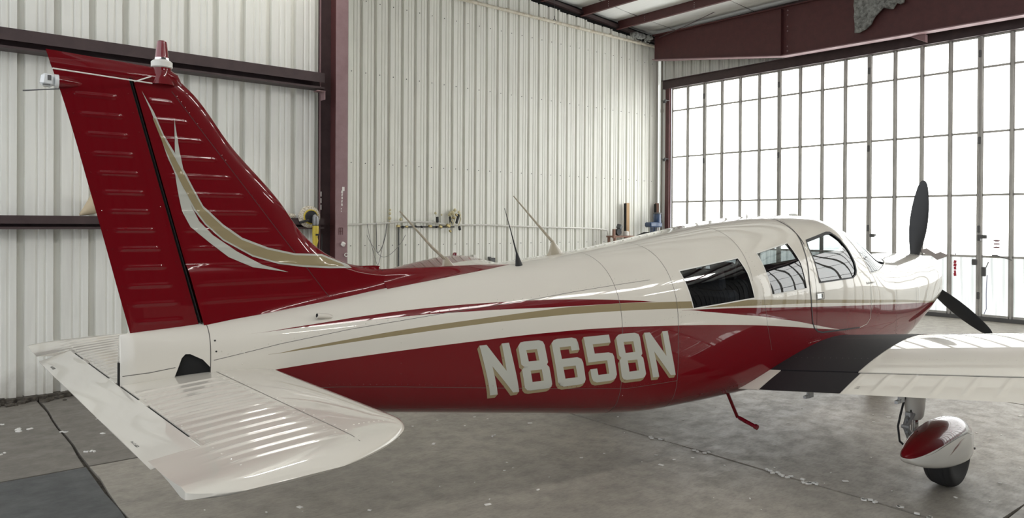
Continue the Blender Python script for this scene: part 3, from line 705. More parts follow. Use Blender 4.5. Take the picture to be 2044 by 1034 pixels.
# ================================================================== the aeroplane
# local frame: x forward from the tail, y to port, z up, metres
plane = empty('airplane', (0.528, 3.563, 0), math.radians(0.464),
              label='red and white low-wing propeller airplane with gold stripes and registration N8658N', cat='airplane')
def pchip(xs, ys):
    n=len(xs); h=[xs[i+1]-xs[i] for i in range(n-1)]; d=[(ys[i+1]-ys[i])/h[i] for i in range(n-1)]
    m=[0.0]*n; m[0]=d[0]; m[-1]=d[-1]
    for i in range(1,n-1):
        if d[i-1]*d[i]>0:
            w1=2*h[i]+h[i-1]; w2=h[i]+2*h[i-1]; m[i]=(w1+w2)/(w1/d[i-1]+w2/d[i])
    def fn(x):
        if x<=xs[0]: return ys[0]
        if x>=xs[-1]: return ys[-1]
        i=0
        while x>xs[i+1]: i+=1
        t=(x-xs[i])/h[i]
        return ((2*t**3-3*t*t+1)*ys[i]+(t**3-2*t*t+t)*h[i]*m[i]+(-2*t**3+3*t*t)*ys[i+1]+(t**3-t*t)*h[i]*m[i+1])
    return fn
#        x     ztop   zbot   half  zmid  ntop nbot
HULL=[(0.15, 1.262, 1.000, 0.030, 1.15, 2.2, 2.2),
      (0.48, 1.290, 0.945, 0.105, 1.15, 2.2, 2.5),
      (0.80, 1.330, 0.870, 0.165, 1.14, 2.2, 3.0),
      (1.15, 1.378, 0.790, 0.225, 1.13, 2.2, 3.4),
      (1.70, 1.450, 0.700, 0.310, 1.11, 2.2, 3.8),
      (2.20, 1.505, 0.624, 0.385, 1.08, 2.3, 4.2),
      (2.76, 1.562, 0.540, 0.465, 1.06, 2.3, 4.5),
      (3.10, 1.604, 0.513, 0.515, 1.05, 2.4, 4.8),
      (3.60, 1.676, 0.512, 0.570, 1.05, 2.5, 5.0),
      (4.20, 1.760, 0.512, 0.605, 1.05, 2.6, 5.0),
      (4.70, 1.805, 0.510, 0.620, 1.05, 2.6, 5.0),
      (5.25, 1.822, 0.510, 0.620, 1.05, 2.6, 5.0),
      (5.65, 1.752, 0.515, 0.610, 1.05, 2.6, 5.0),
      (6.10, 1.545, 0.530, 0.580, 1.04, 2.6, 4.6),
      (6.45, 1.455, 0.550, 0.550, 1.03, 2.8, 4.2),
      (6.70, 1.425, 0.610, 0.530, 1.02, 3.0, 4.0),
      (7.20, 1.435, 0.780, 0.490, 1.04, 3.0, 3.2),
      (7.50, 1.440, 0.885, 0.455, 1.10, 3.0, 2.7),
      (7.70, 1.440, 0.935, 0.430, 1.14, 2.8, 2.5),
      (7.80, 1.440, 0.950, 0.410, 1.16, 2.6, 2.4)]
_hf=[pchip([r[0] for r in HULL],[r[k] for r in HULL]) for k in range(1,7)]
XF0,XF1=7.50,7.80
def hull(x):
    zt,zb,w,zm,nt,nb=[g(x) for g in _hf]
    if x>XF0:
        k=max(0.0,1-((x-XF0)/(XF1-XF0))**2.4)**(1/2.4); k=0.42+0.58*k
        w*=k; zt=zm+(zt-zm)*k; zb=zm+(zb-zm)*k
    return zt,zb,w,zm,nt,nb
def half_width(x,z):
    zt,zb,w,zm,nt,nb=hull(x)
    if z>=zm:
        t=(z-zm)/(zt-zm); n=nt
    else:
        t=(zm-z)/(zm-zb); n=nb
    if t>=1: return 0.0
    return w*(1-t**n)**(1/n)

def hull_point(x, z, side=-1, off=0.0):
    e = 0.004; y = half_width(x, z)
    dx = (half_width(x+e, z)-half_width(x-e, z))/(2*e); dz = (half_width(x, z+e)-half_width(x, z-e))/(2*e)
    dz = max(-6, min(6, dz)); n = Vector((-dx, 1, -dz)).normalized()
    p = Vector((x, y, z)) + n*off
    return Vector((p.x, p.y*side, p.z)), Vector((n.x, n.y*side, n.z))

WIN_R = [(3.264, 1.433), (3.855, 1.503), (3.895, 1.400), (3.925, 1.224), (3.305, 1.190)]
WIN_M = [(4.075, 1.532), (4.500, 1.600), (4.560, 1.450), (4.579, 1.258), (4.130, 1.235)]
WIN_F = [(4.745, 1.560), (4.770, 1.610), (5.165, 1.672), (5.230, 1.672), (5.300, 1.618), (5.352, 1.522), (5.386, 1.430), (5.385, 1.363), (5.360, 1.328), (5.307, 1.307), (4.763, 1.293)]
WSH = [(5.44, 1.700), (5.60, 1.90), (6.60, 1.62), (6.56, 1.440), (5.86, 1.340), (5.66, 1.326)]
DOOR = [(4.712, 1.775), (4.712, 1.663), (4.668, 1.546), (4.620, 1.313), (4.631, 1.101), (4.649, 0.993), (4.676, 0.948), (4.728, 0.919), (4.798, 0.906), (5.41, 0.889), (5.541, 0.906), (5.608, 0.950), (5.625, 1.05), (5.625, 1.25), (5.45, 1.66), (5.36, 1.775)]
HOLE = [(0.340, 1.060), (0.368, 1.150), (0.382, 1.166), (0.400, 1.165), (0.448, 1.137), (0.478, 1.100), (0.478, 1.06)]

def ccw(p): return p if sum((p[(i+1) % len(p)][0]-p[i][0])*(p[(i+1) % len(p)][1]+p[i][1]) for i in range(len(p))) < 0 else p[::-1]
def inside(p, x, z):
    for i in range(len(p)):
        a, b = p[i], p[(i+1) % len(p)]
        if (b[0]-a[0])*(z-a[1]) - (b[1]-a[1])*(x-a[0]) < 0: return False
    return True
polys = {k: ccw(v) for k, v in dict(rear=WIN_R, mid=WIN_M, front=WIN_F, wind=WSH, door=DOOR, hole=HOLE).items()}
bm = bmesh.new()
xs = [0.15 + 0.055*i for i in range(int((7.5-0.15)/0.055)+1)] + [7.55, 7.6, 7.64, 7.68, 7.71, 7.735, 7.755, 7.77, 7.785, 7.795, 7.799]
NS = 88; rings = []
for x in xs:
    zt, zb, w, zm, nt, nb = hull(x); ring = []
    for k in range(NS):
        a = 2*PI*(k+.5)/NS; c, s = math.cos(a), math.sin(a); n = nt if s >= 0 else nb
        # even spacing along the outline
        ring.append(bm.verts.new((x, w*math.copysign(abs(c)**(2/n), c), zm+(zt-zm if s >= 0 else zm-zb)*math.copysign(abs(s)**(2/n), s))))
    rings.append(ring)
for i in range(len(rings)-1):
    for k in range(NS): bm.faces.new((rings[i][k], rings[i][(k+1) % NS], rings[i+1][(k+1) % NS], rings[i+1][k]))
bm.faces.new(rings[0][::-1]); bm.faces.new(rings[-1])
bmesh.ops.recalc_face_normals(bm, faces=bm.faces[:])
def cut(co, no, sel):
    g = [f for f in bm.faces if sel(f.calc_center_median())]
    gg = set(g); 
    for f in g: gg.update(f.edges); gg.update(f.verts)
    bmesh.ops.bisect_plane(bm, geom=list(gg), plane_co=co, plane_no=no, dist=1e-5)
for nm, p in polys.items():
    x0 = min(q[0] for q in p)-.12; x1 = max(q[0] for q in p)+.12; z0 = min(q[1] for q in p)-.12; z1 = max(q[1] for q in p)+.12
    for i in range(len(p)):
        a, b = p[i], p[(i+1) % len(p)]
        cut((a[0], 0, a[1]), (-(b[1]-a[1]), 0, b[0]-a[0]), lambda c: x0 < c.x < x1 and z0 < c.z < z1)
for xx in (0.478, 6.735): cut((xx, 0, 0), (1, 0, 0), lambda c: abs(c.x-xx) < .2)
bm.normal_update()
groups = {}
for f in bm.faces:
    c = f.calc_center_median(); side = 'R' if c.y < 0 else 'L'; g = 'hull'
    if c.x > 6.735: g = 'cowl'
    elif c.x < .478: g = 'tailcone'
    for nm in ('door',):
        if side == 'R' and inside(polys[nm], c.x, c.z): g = 'door'
    for nm in ('rear', 'mid', 'front'):
        if inside(polys[nm], c.x, c.z) and abs(c.y) > .1: g = nm+side
    if inside(polys['wind'], c.x, c.z): g = 'wind'
    if inside(polys['hole'], c.x, c.z): g = 'hole'
    groups.setdefault(g, []).append(f)
def export(faces, name, m, parent, off=0.0, flip=False, smooth=True):
    idx = {}; vs = []; ns = []; fs = []
    for f in faces:
        q = []
        for v in f.verts:
            if v.index not in idx:
                idx[v.index] = len(vs); vs.append(v.co+v.normal*off); ns.append(-v.normal if flip else v.normal)
            q.append(idx[v.index])
        fs.append(q[::-1] if flip else q)
    me = bpy.data.meshes.new(name); me.from_pydata([tuple(v) for v in vs], [], fs); me.materials.append(m)
    me.polygons.foreach_set('use_smooth', [True]*len(me.polygons))
    me.normals_split_custom_set_from_vertices([tuple(n) for n in ns])
    o = bpy.data.objects.new(name, me); COL.objects.link(o); o.parent = parent; return o
bm.verts.index_update()
export(groups['hull'], 'fuselage', M_body, plane)
export(groups['cowl'], 'engine_cowling', M_body, plane)
export(groups['tailcone'], 'tail_fairing', M_body, plane)
door = export(groups['door'], 'cabin_door', M_body, plane, off=.0015)
for k, m in (('rear', M_glass_dark), ('mid', M_glass), ('front', M_glass)):
    for s in 'RL': export(groups[k+s], 'cabin_window', m, plane, off=-.003)
export(groups['wind'], 'windshield', M_glass, plane, off=-.002)
lin = [f for g in ('hull', 'door') for f in groups[g] if 3.1 < f.calc_center_median().x < 6.3]
export(lin, 'cabin_lining', M_lining, plane, off=-.022, flip=True)
bm.free()
b = MB(); rows = []
for x in (.16, .20, .30, .40, .50, .60, .70):
    zt, zb, w, zm, nt, nb = hull(x); rows.append([(x, max(.01, w-.012)*math.cos(a), zm+((zt-zm) if math.sin(a) > 0 else (zm-zb))*.92*math.sin(a)) for a in [2*PI*k/32 for k in range(32)]])
b.grid(rows, True).obj('tail_bay_shade_shell', M_dark, plane, smooth=0)  # near-black shell added inside to shade the stabilator cutout
b = MB()
for x in (3.12, 6.28):
    ring = []
    for k in range(40):
        a = 2*PI*k/40; zt, zb, w, zm, nt, nb = hull(x); c, s = math.cos(a), math.sin(a); n = nt if s >= 0 else nb
        ring.append((x, (w-.02)*math.copysign(abs(c)**(2/n), c), zm+((zt-zm if s >= 0 else zm-zb)-.02)*math.copysign(abs(s)**(2/n), s)))
    b.add(ring, [tuple(range(40))])
b.box((3.70, 0, 1.14), (.8, .98, .02)); pieces(b, 'cabin_bulkhead', M_lining, plane, 0)
def seat(x, y, zc):
    b = MB(); b.box((x, y, zc), (.46, .44, .13), None, .05); b.box((x-.25, y, zc+.24), (.12, .42, .46), RY(-.22), .05); b.box((x-.32, y, zc+.54), (.07, .24, .15), RY(-.2), .03)
    return b.obj('seat', M_seat, plane)
for x in (5.05, 4.15):
    for y in (-.27, .27): seat(x, y, .80)
b = MB(); b.box((5.72, 0, 1.20), (.10, 1.0, .26), None, .03); b.obj('instrument_panel', M_lining, plane)
b = MB()
for y in (-.27, .27): b.tube([(5.68, y, 1.20), (5.5, y, 1.22)], .012, 8); b.tube([(5.50, y-.14, 1.30), (5.50, y-.13, 1.20), (5.5, y-.05, 1.17), (5.5, y+.05, 1.17), (5.5, y+.13, 1.20), (5.5, y+.14, 1.30)], .012, 8)
b.obj('control_yoke', M_black, plane)

# strips, seams and rivets that follow the skin
def refine(pts, step=.03):
    out = [pts[0]]
    for a, b2 in zip(pts[:-1], pts[1:]):
        n = max(1, int(math.hypot(b2[0]-a[0], b2[1]-a[1])/step))
        out += [(a[0]+(b2[0]-a[0])*k/n, a[1]+(b2[1]-a[1])*k/n) for k in range(1, n+1)]
    return out
def strip(mb, pts, w, off, sides=(-1, 1)):
    pts = refine(pts)
    for s in sides:
        rows = [[], []]
        for i, p in enumerate(pts):
            a = pts[max(i-1, 0)]; c = pts[min(i+1, len(pts)-1)]; d = math.hypot(c[0]-a[0], c[1]-a[1]) or 1
            nx, nz = -(c[1]-a[1])/d*w/2, (c[0]-a[0])/d*w/2
            for r, k in ((0, 1), (1, -1)): rows[r].append(hull_point(p[0]+nx*k, p[1]+nz*k, s, off)[0])
        mb.grid(rows)
def ring_strip(mb, x, w, off, a0=0, a1=360):
    rows = [[], []]
    for r, xx in ((0, x-w/2), (1, x+w/2)):
        zt, zb, ww, zm, nt, nb = hull(xx)
        for k in range(97):
            a = math.radians(a0+(a1-a0)*k/96); c, s = math.cos(a), math.sin(a); n = nt if s >= 0 else nb
            y = (ww+off)*math.copysign(abs(c)**(2/n), c); z = zm+((zt-zm if s >= 0 else zm-zb)+off)*math.copysign(abs(s)**(2/n), s)
            rows[r].append((xx, y, z))
    mb.grid(rows)
b = MB()
for x in (.478, 2.715, 3.165, 6.21, 6.735): ring_strip(b, x, .0032, .0006)
ring_strip(b, 3.93, .0028, .0006, 20, 160)
LAP = [(0.49, 1.130), (0.764, 1.180), (1.085, 1.223), (1.6, 1.270), (2.129, 1.311), (2.404, 1.338), (2.70, 1.362), (3.0, 1.385)]
LOW = [(0.60, 0.985), (1.037, 0.950), (1.334, 0.916), (1.899, 0.842), (2.39, 0.779), (2.76, 0.735), (3.165, 0.738)]
strip(b, LAP, .0022, .0006); strip(b, LOW, .0022, .0006)
strip(b, [(4.03, 1.235), (4.045, 1.13), (4.066, 1.02), (4.12, .84)], .0022, .0006)
pieces(b, 'panel_seam', M_seam, plane, 0)
def rivets(mb, pts, step, off=0.0, sides=(-1, 1), r=.0032, jitter=0):
    acc = 0; last = pts[0]; pts = refine(pts, .004)
    for p in pts:
        acc += math.hypot(p[0]-last[0], p[1]-last[1]); last = p
        if acc >= step:
            acc = 0
            for s in sides:
                c, n = hull_point(p[0], p[1], s, .0003); t = n.cross(Vector((0, 0, 1))).normalized(); u = n.cross(t)
                v = [c+(t*math.cos(q)+u*math.sin(q))*r for q in [k*PI/3 for k in range(6)]] + [c+n*.0016+(t*math.cos(q)+u*math.sin(q))*r*.5 for q in [k*PI/3 for k in range(6)]]
                mb.add(v, [(k, (k+1) % 6, 6+(k+1) % 6, 6+k) for k in range(6)]+[(6, 7, 8, 9, 10, 11)])
def shift(pts, dx, dz): return [(p[0]+dx, p[1]+dz) for p in pts]
rv = MB()
rivets(rv, shift(LAP, 0, .013), .056); rivets(rv, shift(LOW, 0, .012), .03)
def vline(x, z0, z1): return [(x, z0), (x, z1)]
rivets(rv, vline(1.33, .93, 1.34), .05); rivets(rv, vline(1.90, .85, 1.36), .05)
for x, st in ((2.74, .03), (3.19, .03), (6.18, .03), (6.24, .03)): rivets(rv, vline(x, .66 if x < 6 else .72, 1.42 if x < 6 else 1.33), st)
rivets(rv, [(4.05, 1.22), (4.08, 1.0), (4.15, .78)], .045)
rivets(rv, [(2.76, 1.10), (3.0, 1.135), (3.19, 1.15), (3.5, 1.17), (4.0, 1.19)], .035)
rivets(rv, [(4.05, .88), (4.35, .90), (4.66, .955)], .03); rivets(rv, [(2.9, .62), (3.5, .62), (3.9, .62)], .04)
for z in (.855, .875, .84): rivets(rv, [(4.55, z), (4.78, z+.01)], .022)
for x in (4.60, 4.72): rivets(rv, [(x, .86), (x, .93)], .02)
rivets(rv, [(4.75, .875), (5.2, .882), (6.1, .87)], .03)
rivets(rv, [(3.95, 1.60), (4.0, 1.42), (4.04, 1.25)], .03); rivets(rv, [(4.62, 1.24), (4.15, 1.215)], .04)
rivets(rv, [(5.60, 1.32), (5.70, 1.20), (5.75, 1.05), (5.80, .92)], .03); rivets(rv, [(5.70, .93), (5.85, .99), (6.05, .97), (6.18, 1.01)], .03)
rivets(rv, [(.62, 1.20), (.60, 1.08)], .045); rivets(rv, [(.52, 1.22), (.52, 1.15)], .05, r=.004)
tag(rv.obj('rivets', M_body, plane, smooth=0), kind='stuff')

# black seals round the door and windows
b = MB(); strip(b, DOOR[:10][::1], .011, .0028, (-1,)); b.obj('door_seal', M_black, door, smooth=0)
b = MB(); strip(b, DOOR[9:14], .006, .0028, (-1,)); b.obj('door_edge', M_silver, door, smooth=0)
b = MB(); ring_strip(b, 4.712, .010, .0022, 100, 140); b.obj('roof_seam', M_black, plane, smooth=0)
b = MB(); strip(b, [(4.705, 1.215), (4.82, 1.215), (4.82, 1.165), (4.705, 1.165), (4.705, 1.215)], .006, .003, (-1,)); strip(b, [(4.79, 1.205), (4.79, 1.175)], .016, .004, (-1,))
b.obj('door_handle', M_clip, door, smooth=0)
b = MB(); strip(b, [(4.715, 1.190), (4.775, 1.190)], .036, .006, (-1,)); b.obj('handle_plate', M_chrome, door, smooth=0)
b = MB()
for p in (WIN_R, WIN_M): strip(b, p+[p[0]], .008, .0010)
pieces(b, 'window_trim', M_offwhite, plane, 0)
b = MB(); strip(b, WIN_F+[WIN_F[0]], .012, .0036); strip(b, WIN_F[1:9], .020, .0040); pieces(b, 'window_seal', M_black, plane, 0)
b = MB(); strip(b, [(5.66, 1.326), (5.44, 1.700)], .014, .002); strip(b, [(5.66, 1.326), (5.86, 1.340), (6.45, 1.42)], .010, .002); pieces(b, 'windshield_trim', M_offwhite, plane, 0)

# flat decals draped over a surface y = fn(x, z)
def drape(name, loops, fn, off, m, parent, side=-1, cell=.035):
    flat = [p for lp in loops for p in lp]; tris = tessellate_polygon([[Vector((p[0], p[1], 0)) for p in lp] for lp in loops])
    bmm = bmesh.new(); vs = [bmm.verts.new((p[0], 0, p[1])) for p in flat]
    for t in tris:
        try: bmm.faces.new([vs[i] for i in t])
        except ValueError: pass
    x0, x1 = min(p[0] for p in flat), max(p[0] for p in flat); z0, z1 = min(p[1] for p in flat), max(p[1] for p in flat)
    k = math.ceil(x0/cell)
    while k*cell < x1: bmesh.ops.bisect_plane(bmm, geom=bmm.verts[:]+bmm.edges[:]+bmm.faces[:], plane_co=(k*cell, 0, 0), plane_no=(1, 0, 0)); k += 1
    k = math.ceil(z0/cell)
    while k*cell < z1: bmesh.ops.bisect_plane(bmm, geom=bmm.verts[:]+bmm.edges[:]+bmm.faces[:], plane_co=(0, 0, k*cell), plane_no=(0, 0, 1)); k += 1
    for v in bmm.verts: v.co.y = side*(fn(v.co.x, v.co.z)+off)
    me = bpy.data.meshes.new(name); bmm.to_mesh(me); bmm.free(); me.materials.append(m)
    me.polygons.foreach_set('use_smooth', [True]*len(me.polygons))
    o = bpy.data.objects.new(name, me); COL.objects.link(o); o.parent = parent; return o

GL = [
 ('N', [[(1.759, 1.087), (1.801, 1.087), (1.924, 0.934), (1.892, 1.087), (1.936, 1.087), (2.012, 0.808), (1.975, 0.808), (1.837, 0.968), (1.883, 0.808), (1.838, 0.808)]]),
 ('8', [[(1.993, 1.063), (2.007, 1.082), (2.030, 1.086), (2.125, 1.085), (2.151, 1.076), (2.163, 1.055), (2.186, 0.957), (2.179, 0.943), (2.195, 0.928), (2.220, 0.829), (2.217, 0.813), (2.200, 0.805), (2.085, 0.805), (2.061, 0.811), (2.044, 0.828), (2.019, 0.930), (2.034, 0.945), (2.014, 0.960)], [(2.044, 1.037), (2.113, 1.037), (2.129, 0.972), (2.061, 0.972)], [(2.074, 0.920), (2.146, 0.920), (2.162, 0.854), (2.090, 0.854)]]),
 ('6', [[(2.209, 1.062), (2.224, 1.078), (2.245, 1.082), (2.346, 1.082), (2.376, 1.073), (2.389, 1.050), (2.400, 1.007), (2.345, 1.007), (2.338, 1.033), (2.263, 1.033), (2.279, 0.965), (2.385, 0.965), (2.414, 0.953), (2.427, 0.930), (2.449, 0.829), (2.444, 0.811), (2.424, 0.803), (2.301, 0.803), (2.275, 0.812), (2.258, 0.834)], [(2.289, 0.918), (2.374, 0.918), (2.392, 0.848), (2.307, 0.848)]]),
 ('5', [[(2.428, 1.078), (2.612, 1.078), (2.624, 1.030), (2.494, 1.030), (2.509, 0.974), (2.610, 0.972), (2.640, 0.963), (2.652, 0.943), (2.676, 0.833), (2.668, 0.810), (2.645, 0.800), (2.532, 0.800), (2.505, 0.811), (2.490, 0.835), (2.479, 0.884), (2.528, 0.884), (2.539, 0.844), (2.618, 0.844), (2.600, 0.926), (2.464, 0.926)]]),
 ('8', [[(2.665, 1.057), (2.683, 1.071), (2.705, 1.075), (2.806, 1.073), (2.836, 1.064), (2.848, 1.043), (2.868, 0.941), (2.859, 0.928), (2.876, 0.913), (2.901, 0.812), (2.893, 0.795), (2.874, 0.788), (2.755, 0.790), (2.727, 0.799), (2.713, 0.819), (2.694, 0.915), (2.707, 0.930), (2.689, 0.946)], [(2.722, 1.025), (2.797, 1.023), (2.813, 0.956), (2.739, 0.956)], [(2.755, 0.909), (2.829, 0.908), (2.845, 0.839), (2.771, 0.839)]]),
 ('N', [[(2.881, 1.068), (2.925, 1.067), (3.063, 0.907), (3.026, 1.065), (3.071, 1.065), (3.146, 0.779), (3.104, 0.781), (2.962, 0.945), (3.008, 0.782), (2.958, 0.783)]]),
]
def sweep(lp, dx, dz, hole=False):
    # outline of a loop together with its shifted copy: keep the union as separate quads
    return [[lp[i], lp[(i+1) % len(lp)], (lp[(i+1) % len(lp)][0]+dx, lp[(i+1) % len(lp)][1]+dz), (lp[i][0]+dx, lp[i][1]+dz)] for i in range(len(lp))]
SH = (-.012, -.017)
for side in (-1, 1):
    for ch, loops in GL:
        if side == 1: loops = [[(4.905-x, z) for x, z in lp] for lp in loops]   # reads the right way round to port too
        g = drape('registration_letter', loops, half_width, .0022, M_silver, plane, side)
        # drop shadow in gold: swept edges joined into one part
        vs = []; fs = []
        for lp in loops:
            for q in sweep(lp, *SH):
                d = math.hypot(q[1][0]-q[0][0], q[1][1]-q[0][1]); n = max(1, int(d/.03))
                for k in range(n):
                    t0, t1 = k/n, (k+1)/n
                    c = [(q[0][0]+(q[1][0]-q[0][0])*t0, q[0][1]+(q[1][1]-q[0][1])*t0), (q[0][0]+(q[1][0]-q[0][0])*t1, q[0][1]+(q[1][1]-q[0][1])*t1)]
                    c += [(c[1][0]+SH[0], c[1][1]+SH[1]), (c[0][0]+SH[0], c[0][1]+SH[1])]
                    o0 = len(vs); vs += [(x, side*(half_width(x, z)+.0012), z) for x, z in c]; fs.append((o0, o0+1, o0+2, o0+3))
        MB().add(vs, fs).obj('letter_shadow', M_gold, g, smooth=0)

# ---- fin and rudder
ZTE = pchip([1.20, 1.25, 1.847, 2.247, 2.343, 2.43], [.206, .193, .047, -.056, -.086, -.112])
def hinge_x(z): return .188 + (2.311-z)*.2615
ZLE = pchip([1.28, 1.493, 1.511, 1.530, 1.582, 1.685, 1.841, 1.888, 2.079, 2.298, 2.345, 2.382], [1.35, 1.35, 1.226, 1.160, 1.048, .927, .812, .772, .597, .435, .385, .352])
DLINE = pchip([.15, .445, .741, 1.134, 1.304, 1.722, 2.0, 2.13], [1.262, 1.281, 1.313, 1.367, 1.392, 1.446, 1.480, 1.497])
def airfoil(s): 
    s = max(0, min(1, s)); return 5*(.2969*math.sqrt(s)-.1260*s-.3516*s*s+.2843*s**3-.1036*s**4)
ZTOPD = pchip([.9, .927, 1.048, 1.160, 1.226, 1.35, 2.14], [1.72, 1.685, 1.582, 1.530, 1.511, 1.4935, 1.4965])
def fin_y(x, z, bead=True):
    zc = max(z, 1.52); le = ZLE(zc) if zc > 1.52 else ZLE(1.52); le = max(le, x) if z < 1.52 else le
    d = DLINE(x); te = ZTE(z); le = ZLE(max(z, 1.53)); c = le-te
    y = .090*c*airfoil((le-x)/c)
    q = max(0, min(1, (1.62-z)/.12)); q = q*q*(3-2*q)
    y = max(y, q*.045*max(.05, min(1, (2.14-x)/.9))*math.sqrt(max(0, min(1, (ZTOPD(x)-z)/.03))))
    y += max(0, half_width(x, min(d, hull(x)[0]-.004))-y)*math.exp(-max(0, z-d)/.022)*(1 if z < d+.15 else 0)
    return y
def seam_x(z): return .346 + (2.30-z)*.757
BZ = [2.250 - .0785*k for k in range(13)]
def bead(v, centres, x, xa, xb, hgt, hw=.014, r=.012):
    if x < xa-r or x > xb+r: return 0
    e = 1.0 if xa <= x <= xb else max(0, 1-((xa-x if x < xa else x-xb)/r)**2)
    for c in centres:
        d = abs(v-c)/hw
        if d < 1: return hgt*e*(math.cos(PI*d)*.5+.5)
    return 0
# fin skin
def fin_rows(side):
    rows = []
    for i in range(300):
        v = i/299; row = []
        for j in range(44):
            u = 1-(1-j/43)**1.3
            z = 1.30+(2.348-1.30)*v
            for _ in range(5):
                xh = hinge_x(z)+.010; x = xh+(ZLE(z)-xh)*u; zb = DLINE(x)-.004; z = zb+(2.348-zb)*v
            y = fin_y(x, z) + bead(z, BZ[:12], x, xh+.045, min(seam_x(z)-.05, ZLE(z)-.09), .0028)
            row.append((x, side*y, z))
        rows.append(row)
    return rows
b = MB(); b.grid(fin_rows(-1)); b.grid(fin_rows(1)); fin = b.obj('fin', M_red, plane, smooth=50)
b = MB(); rows = [[], []]
for k in range(30):
    z = 1.285+(2.345-1.285)*k/29; x = hinge_x(z)+.003
    rows[0].append((x, -.038*(1-.35*k/29), z)); rows[1].append((x, .038*(1-.35*k/29), z))
b.grid(rows).obj('hinge_gap_shade', M_dark, fin, smooth=0)  # solid dark strip standing in for the shade inside the rudder hinge gap
b = MB()
for k in range(40):   # rivets along the nose skin seam
    z = 1.42+(2.28-1.42)*k/39; x = seam_x(z)
    if x < ZLE(z)-.03:
        for s in (-1, 1): b.lathe([(.0030, 0), (.0028, .0014), (.0010, .0018)], 6, 'y', (x, s*fin_y(x, z), z)) if s > 0 else b.lathe([(.0030, 0), (.0028, -.0014), (.0010, -.0018)], 6, 'y', (x, s*fin_y(x, z), z))
for k in range(22):
    x = .50+k*.04; z = DLINE(x)+.018
    b.lathe([(.0030, 0), (.0028, -.0014), (.0010, -.0018)], 6, 'y', (x, -fin_y(x, z), z))
tag(b.obj('fin_rivets', M_red, fin, smooth=0), kind='stuff')
b = MB(); rows = [[], []]
for k in range(40):
    z = 1.37+(2.30-1.37)*k/39; x = seam_x(z)-.008
    if x < ZLE(z)-.02:
        for r, dx in ((0, 0), (1, .004)): rows[r].append((x+dx, -(fin_y(x+dx, z)+.0006), z))
b.grid(rows).obj('fin_seam', M_seam_red, fin, smooth=0)
# rudder
def rud_rows(side):
    rows = []
    for i in range(300):
        v = i/299; row = []
        for j in range(30):
            u = j/29; z = 1.252+(2.335-1.252)*v + (.020*u*(1-v))
            xt, xh = ZTE(z), hinge_x(z)-.006; x = xt+(xh-xt)*u
            le = ZLE(z) if z > 1.52 else 1.35
            y = .090*(le-xt)*airfoil((le-x)/(le-xt)) + bead(z, BZ, x, xt+.055, xh-.075, .0036)
            row.append((x, side*max(y, .0015), z))
        rows.append(row)
    return rows
b = MB(); R0, R1 = rud_rows(-1), rud_rows(1); b.grid(R0); b.grid(R1)
b.grid([[r[-1] for r in R0], [r[-1] for r in R1]]); b.grid([R0[0], R1[0]]); rud = b.obj('rudder', M_red, plane, smooth=50)
b = MB()
for xx, zz2 in [(ZTE(z)+.02, z) for z in BZ] + [(hinge_x(z)-.03, z+.02) for z in BZ]:
    b.lathe([(.0034, 0), (.003, -.0016), (.001, -.002)], 6, 'y', (xx, -(.090*((ZLE(zz2) if zz2 > 1.52 else 1.35)-ZTE(zz2))*airfoil(((ZLE(zz2) if zz2 > 1.52 else 1.35)-xx)/((ZLE(zz2) if zz2 > 1.52 else 1.35)-ZTE(zz2)))), zz2))
tag(b.obj('rudder_rivets', M_red, rud, smooth=0), kind='stuff')
# rudder tip cap: bulged lower edge, sharp upper edge
b = MB(); rows = []
for i in range(15):
    v = i/14; r0 = []; r1 = []
    for j in range(30):
        u = j/29; zlo = 2.335; zhi = 2.416-.018*u; z = zlo+(zhi-zlo)*v
        xt = ZTE(z); xh = .272+.012*v; x = xt+(xh-xt)*u
        y = (.090*(.42-xt)*airfoil((.42-x)/(.42-xt))+.006*math.sin(PI*min(1, v*1.6)))*math.sqrt(max(0, 1-v**1.6))
        r0.append((x, -max(y, .001), z)); r1.append((x, max(y, .001), z))
    rows.append((r0, r1))
b.grid([r[0] for r in rows]); b.grid([r[1] for r in rows]); b.grid([[r[0][-1] for r in rows], [r[1][-1] for r in rows]]); b.grid([rows[0][0], rows[0][1]])
b.obj('rudder_tip', M_red, rud, smooth=50)
b = MB(); b.tube([(.02, 0, 2.292), (-.015, 0, 2.292), (-.055, 0, 2.292), (-.068, 0, 2.292)], [.006, .018, .026, .027], 16); b.obj('light_housing', M_red, rud)
b = MB(); b.tube([(-.066, 0, 2.292), (-.080, 0, 2.292)], .028, 16); b.box((-.102, 0, 2.292), (.048, .045, .050), RY(.12), .012); b.obj('tail_light', M_lens, rud)
b = MB(); b.box((-.098, -.020, 2.300), (.012, .008, .020)); b.box((-.108, -.0235, 2.272), (.026, .001, .004)); b.obj('bulb', M_clip, rud, smooth=0)
# fin tip with beacon
b = MB(); b.tube([(.38, 0, 2.325), (.352, 0, 2.352), (.312, 0, 2.370), (.29, 0, 2.36)], [.012, .030, .036, .02], 16)
b.lathe([(.052, 2.325), (.045, 2.345), (.037, 2.365), (.036, 2.412)], 24, 'z', (.307, 0, 0)); b.obj('fin_tip', M_red, fin)
MB().lathe([(.036, 2.398), (.0415, 2.402), (.0415, 2.424), (.034, 2.430), (.030, 2.432)], 32, 'z', (.306, 0, 0)).obj('beacon_base', M_offwhite, fin)
MB().lathe([(.026, 2.430), (.028, 2.434), (.028, 2.442)], 28, 'z', (.306, 0, 0)).obj('beacon_ring', M_chrome, fin)
b = MB(); pr = [(.027, 2.441)]
for k in range(9): z = 2.445+k*.0072; r = .0265-.0062*k/8; pr += [(r, z), (r-.0008, z+.0036)]
pr += [(.019, 2.512), (.015, 2.516)]; b.lathe(pr, 28, 'z', (.306, 0, 0)).obj('beacon_lens', M_redlens, fin)
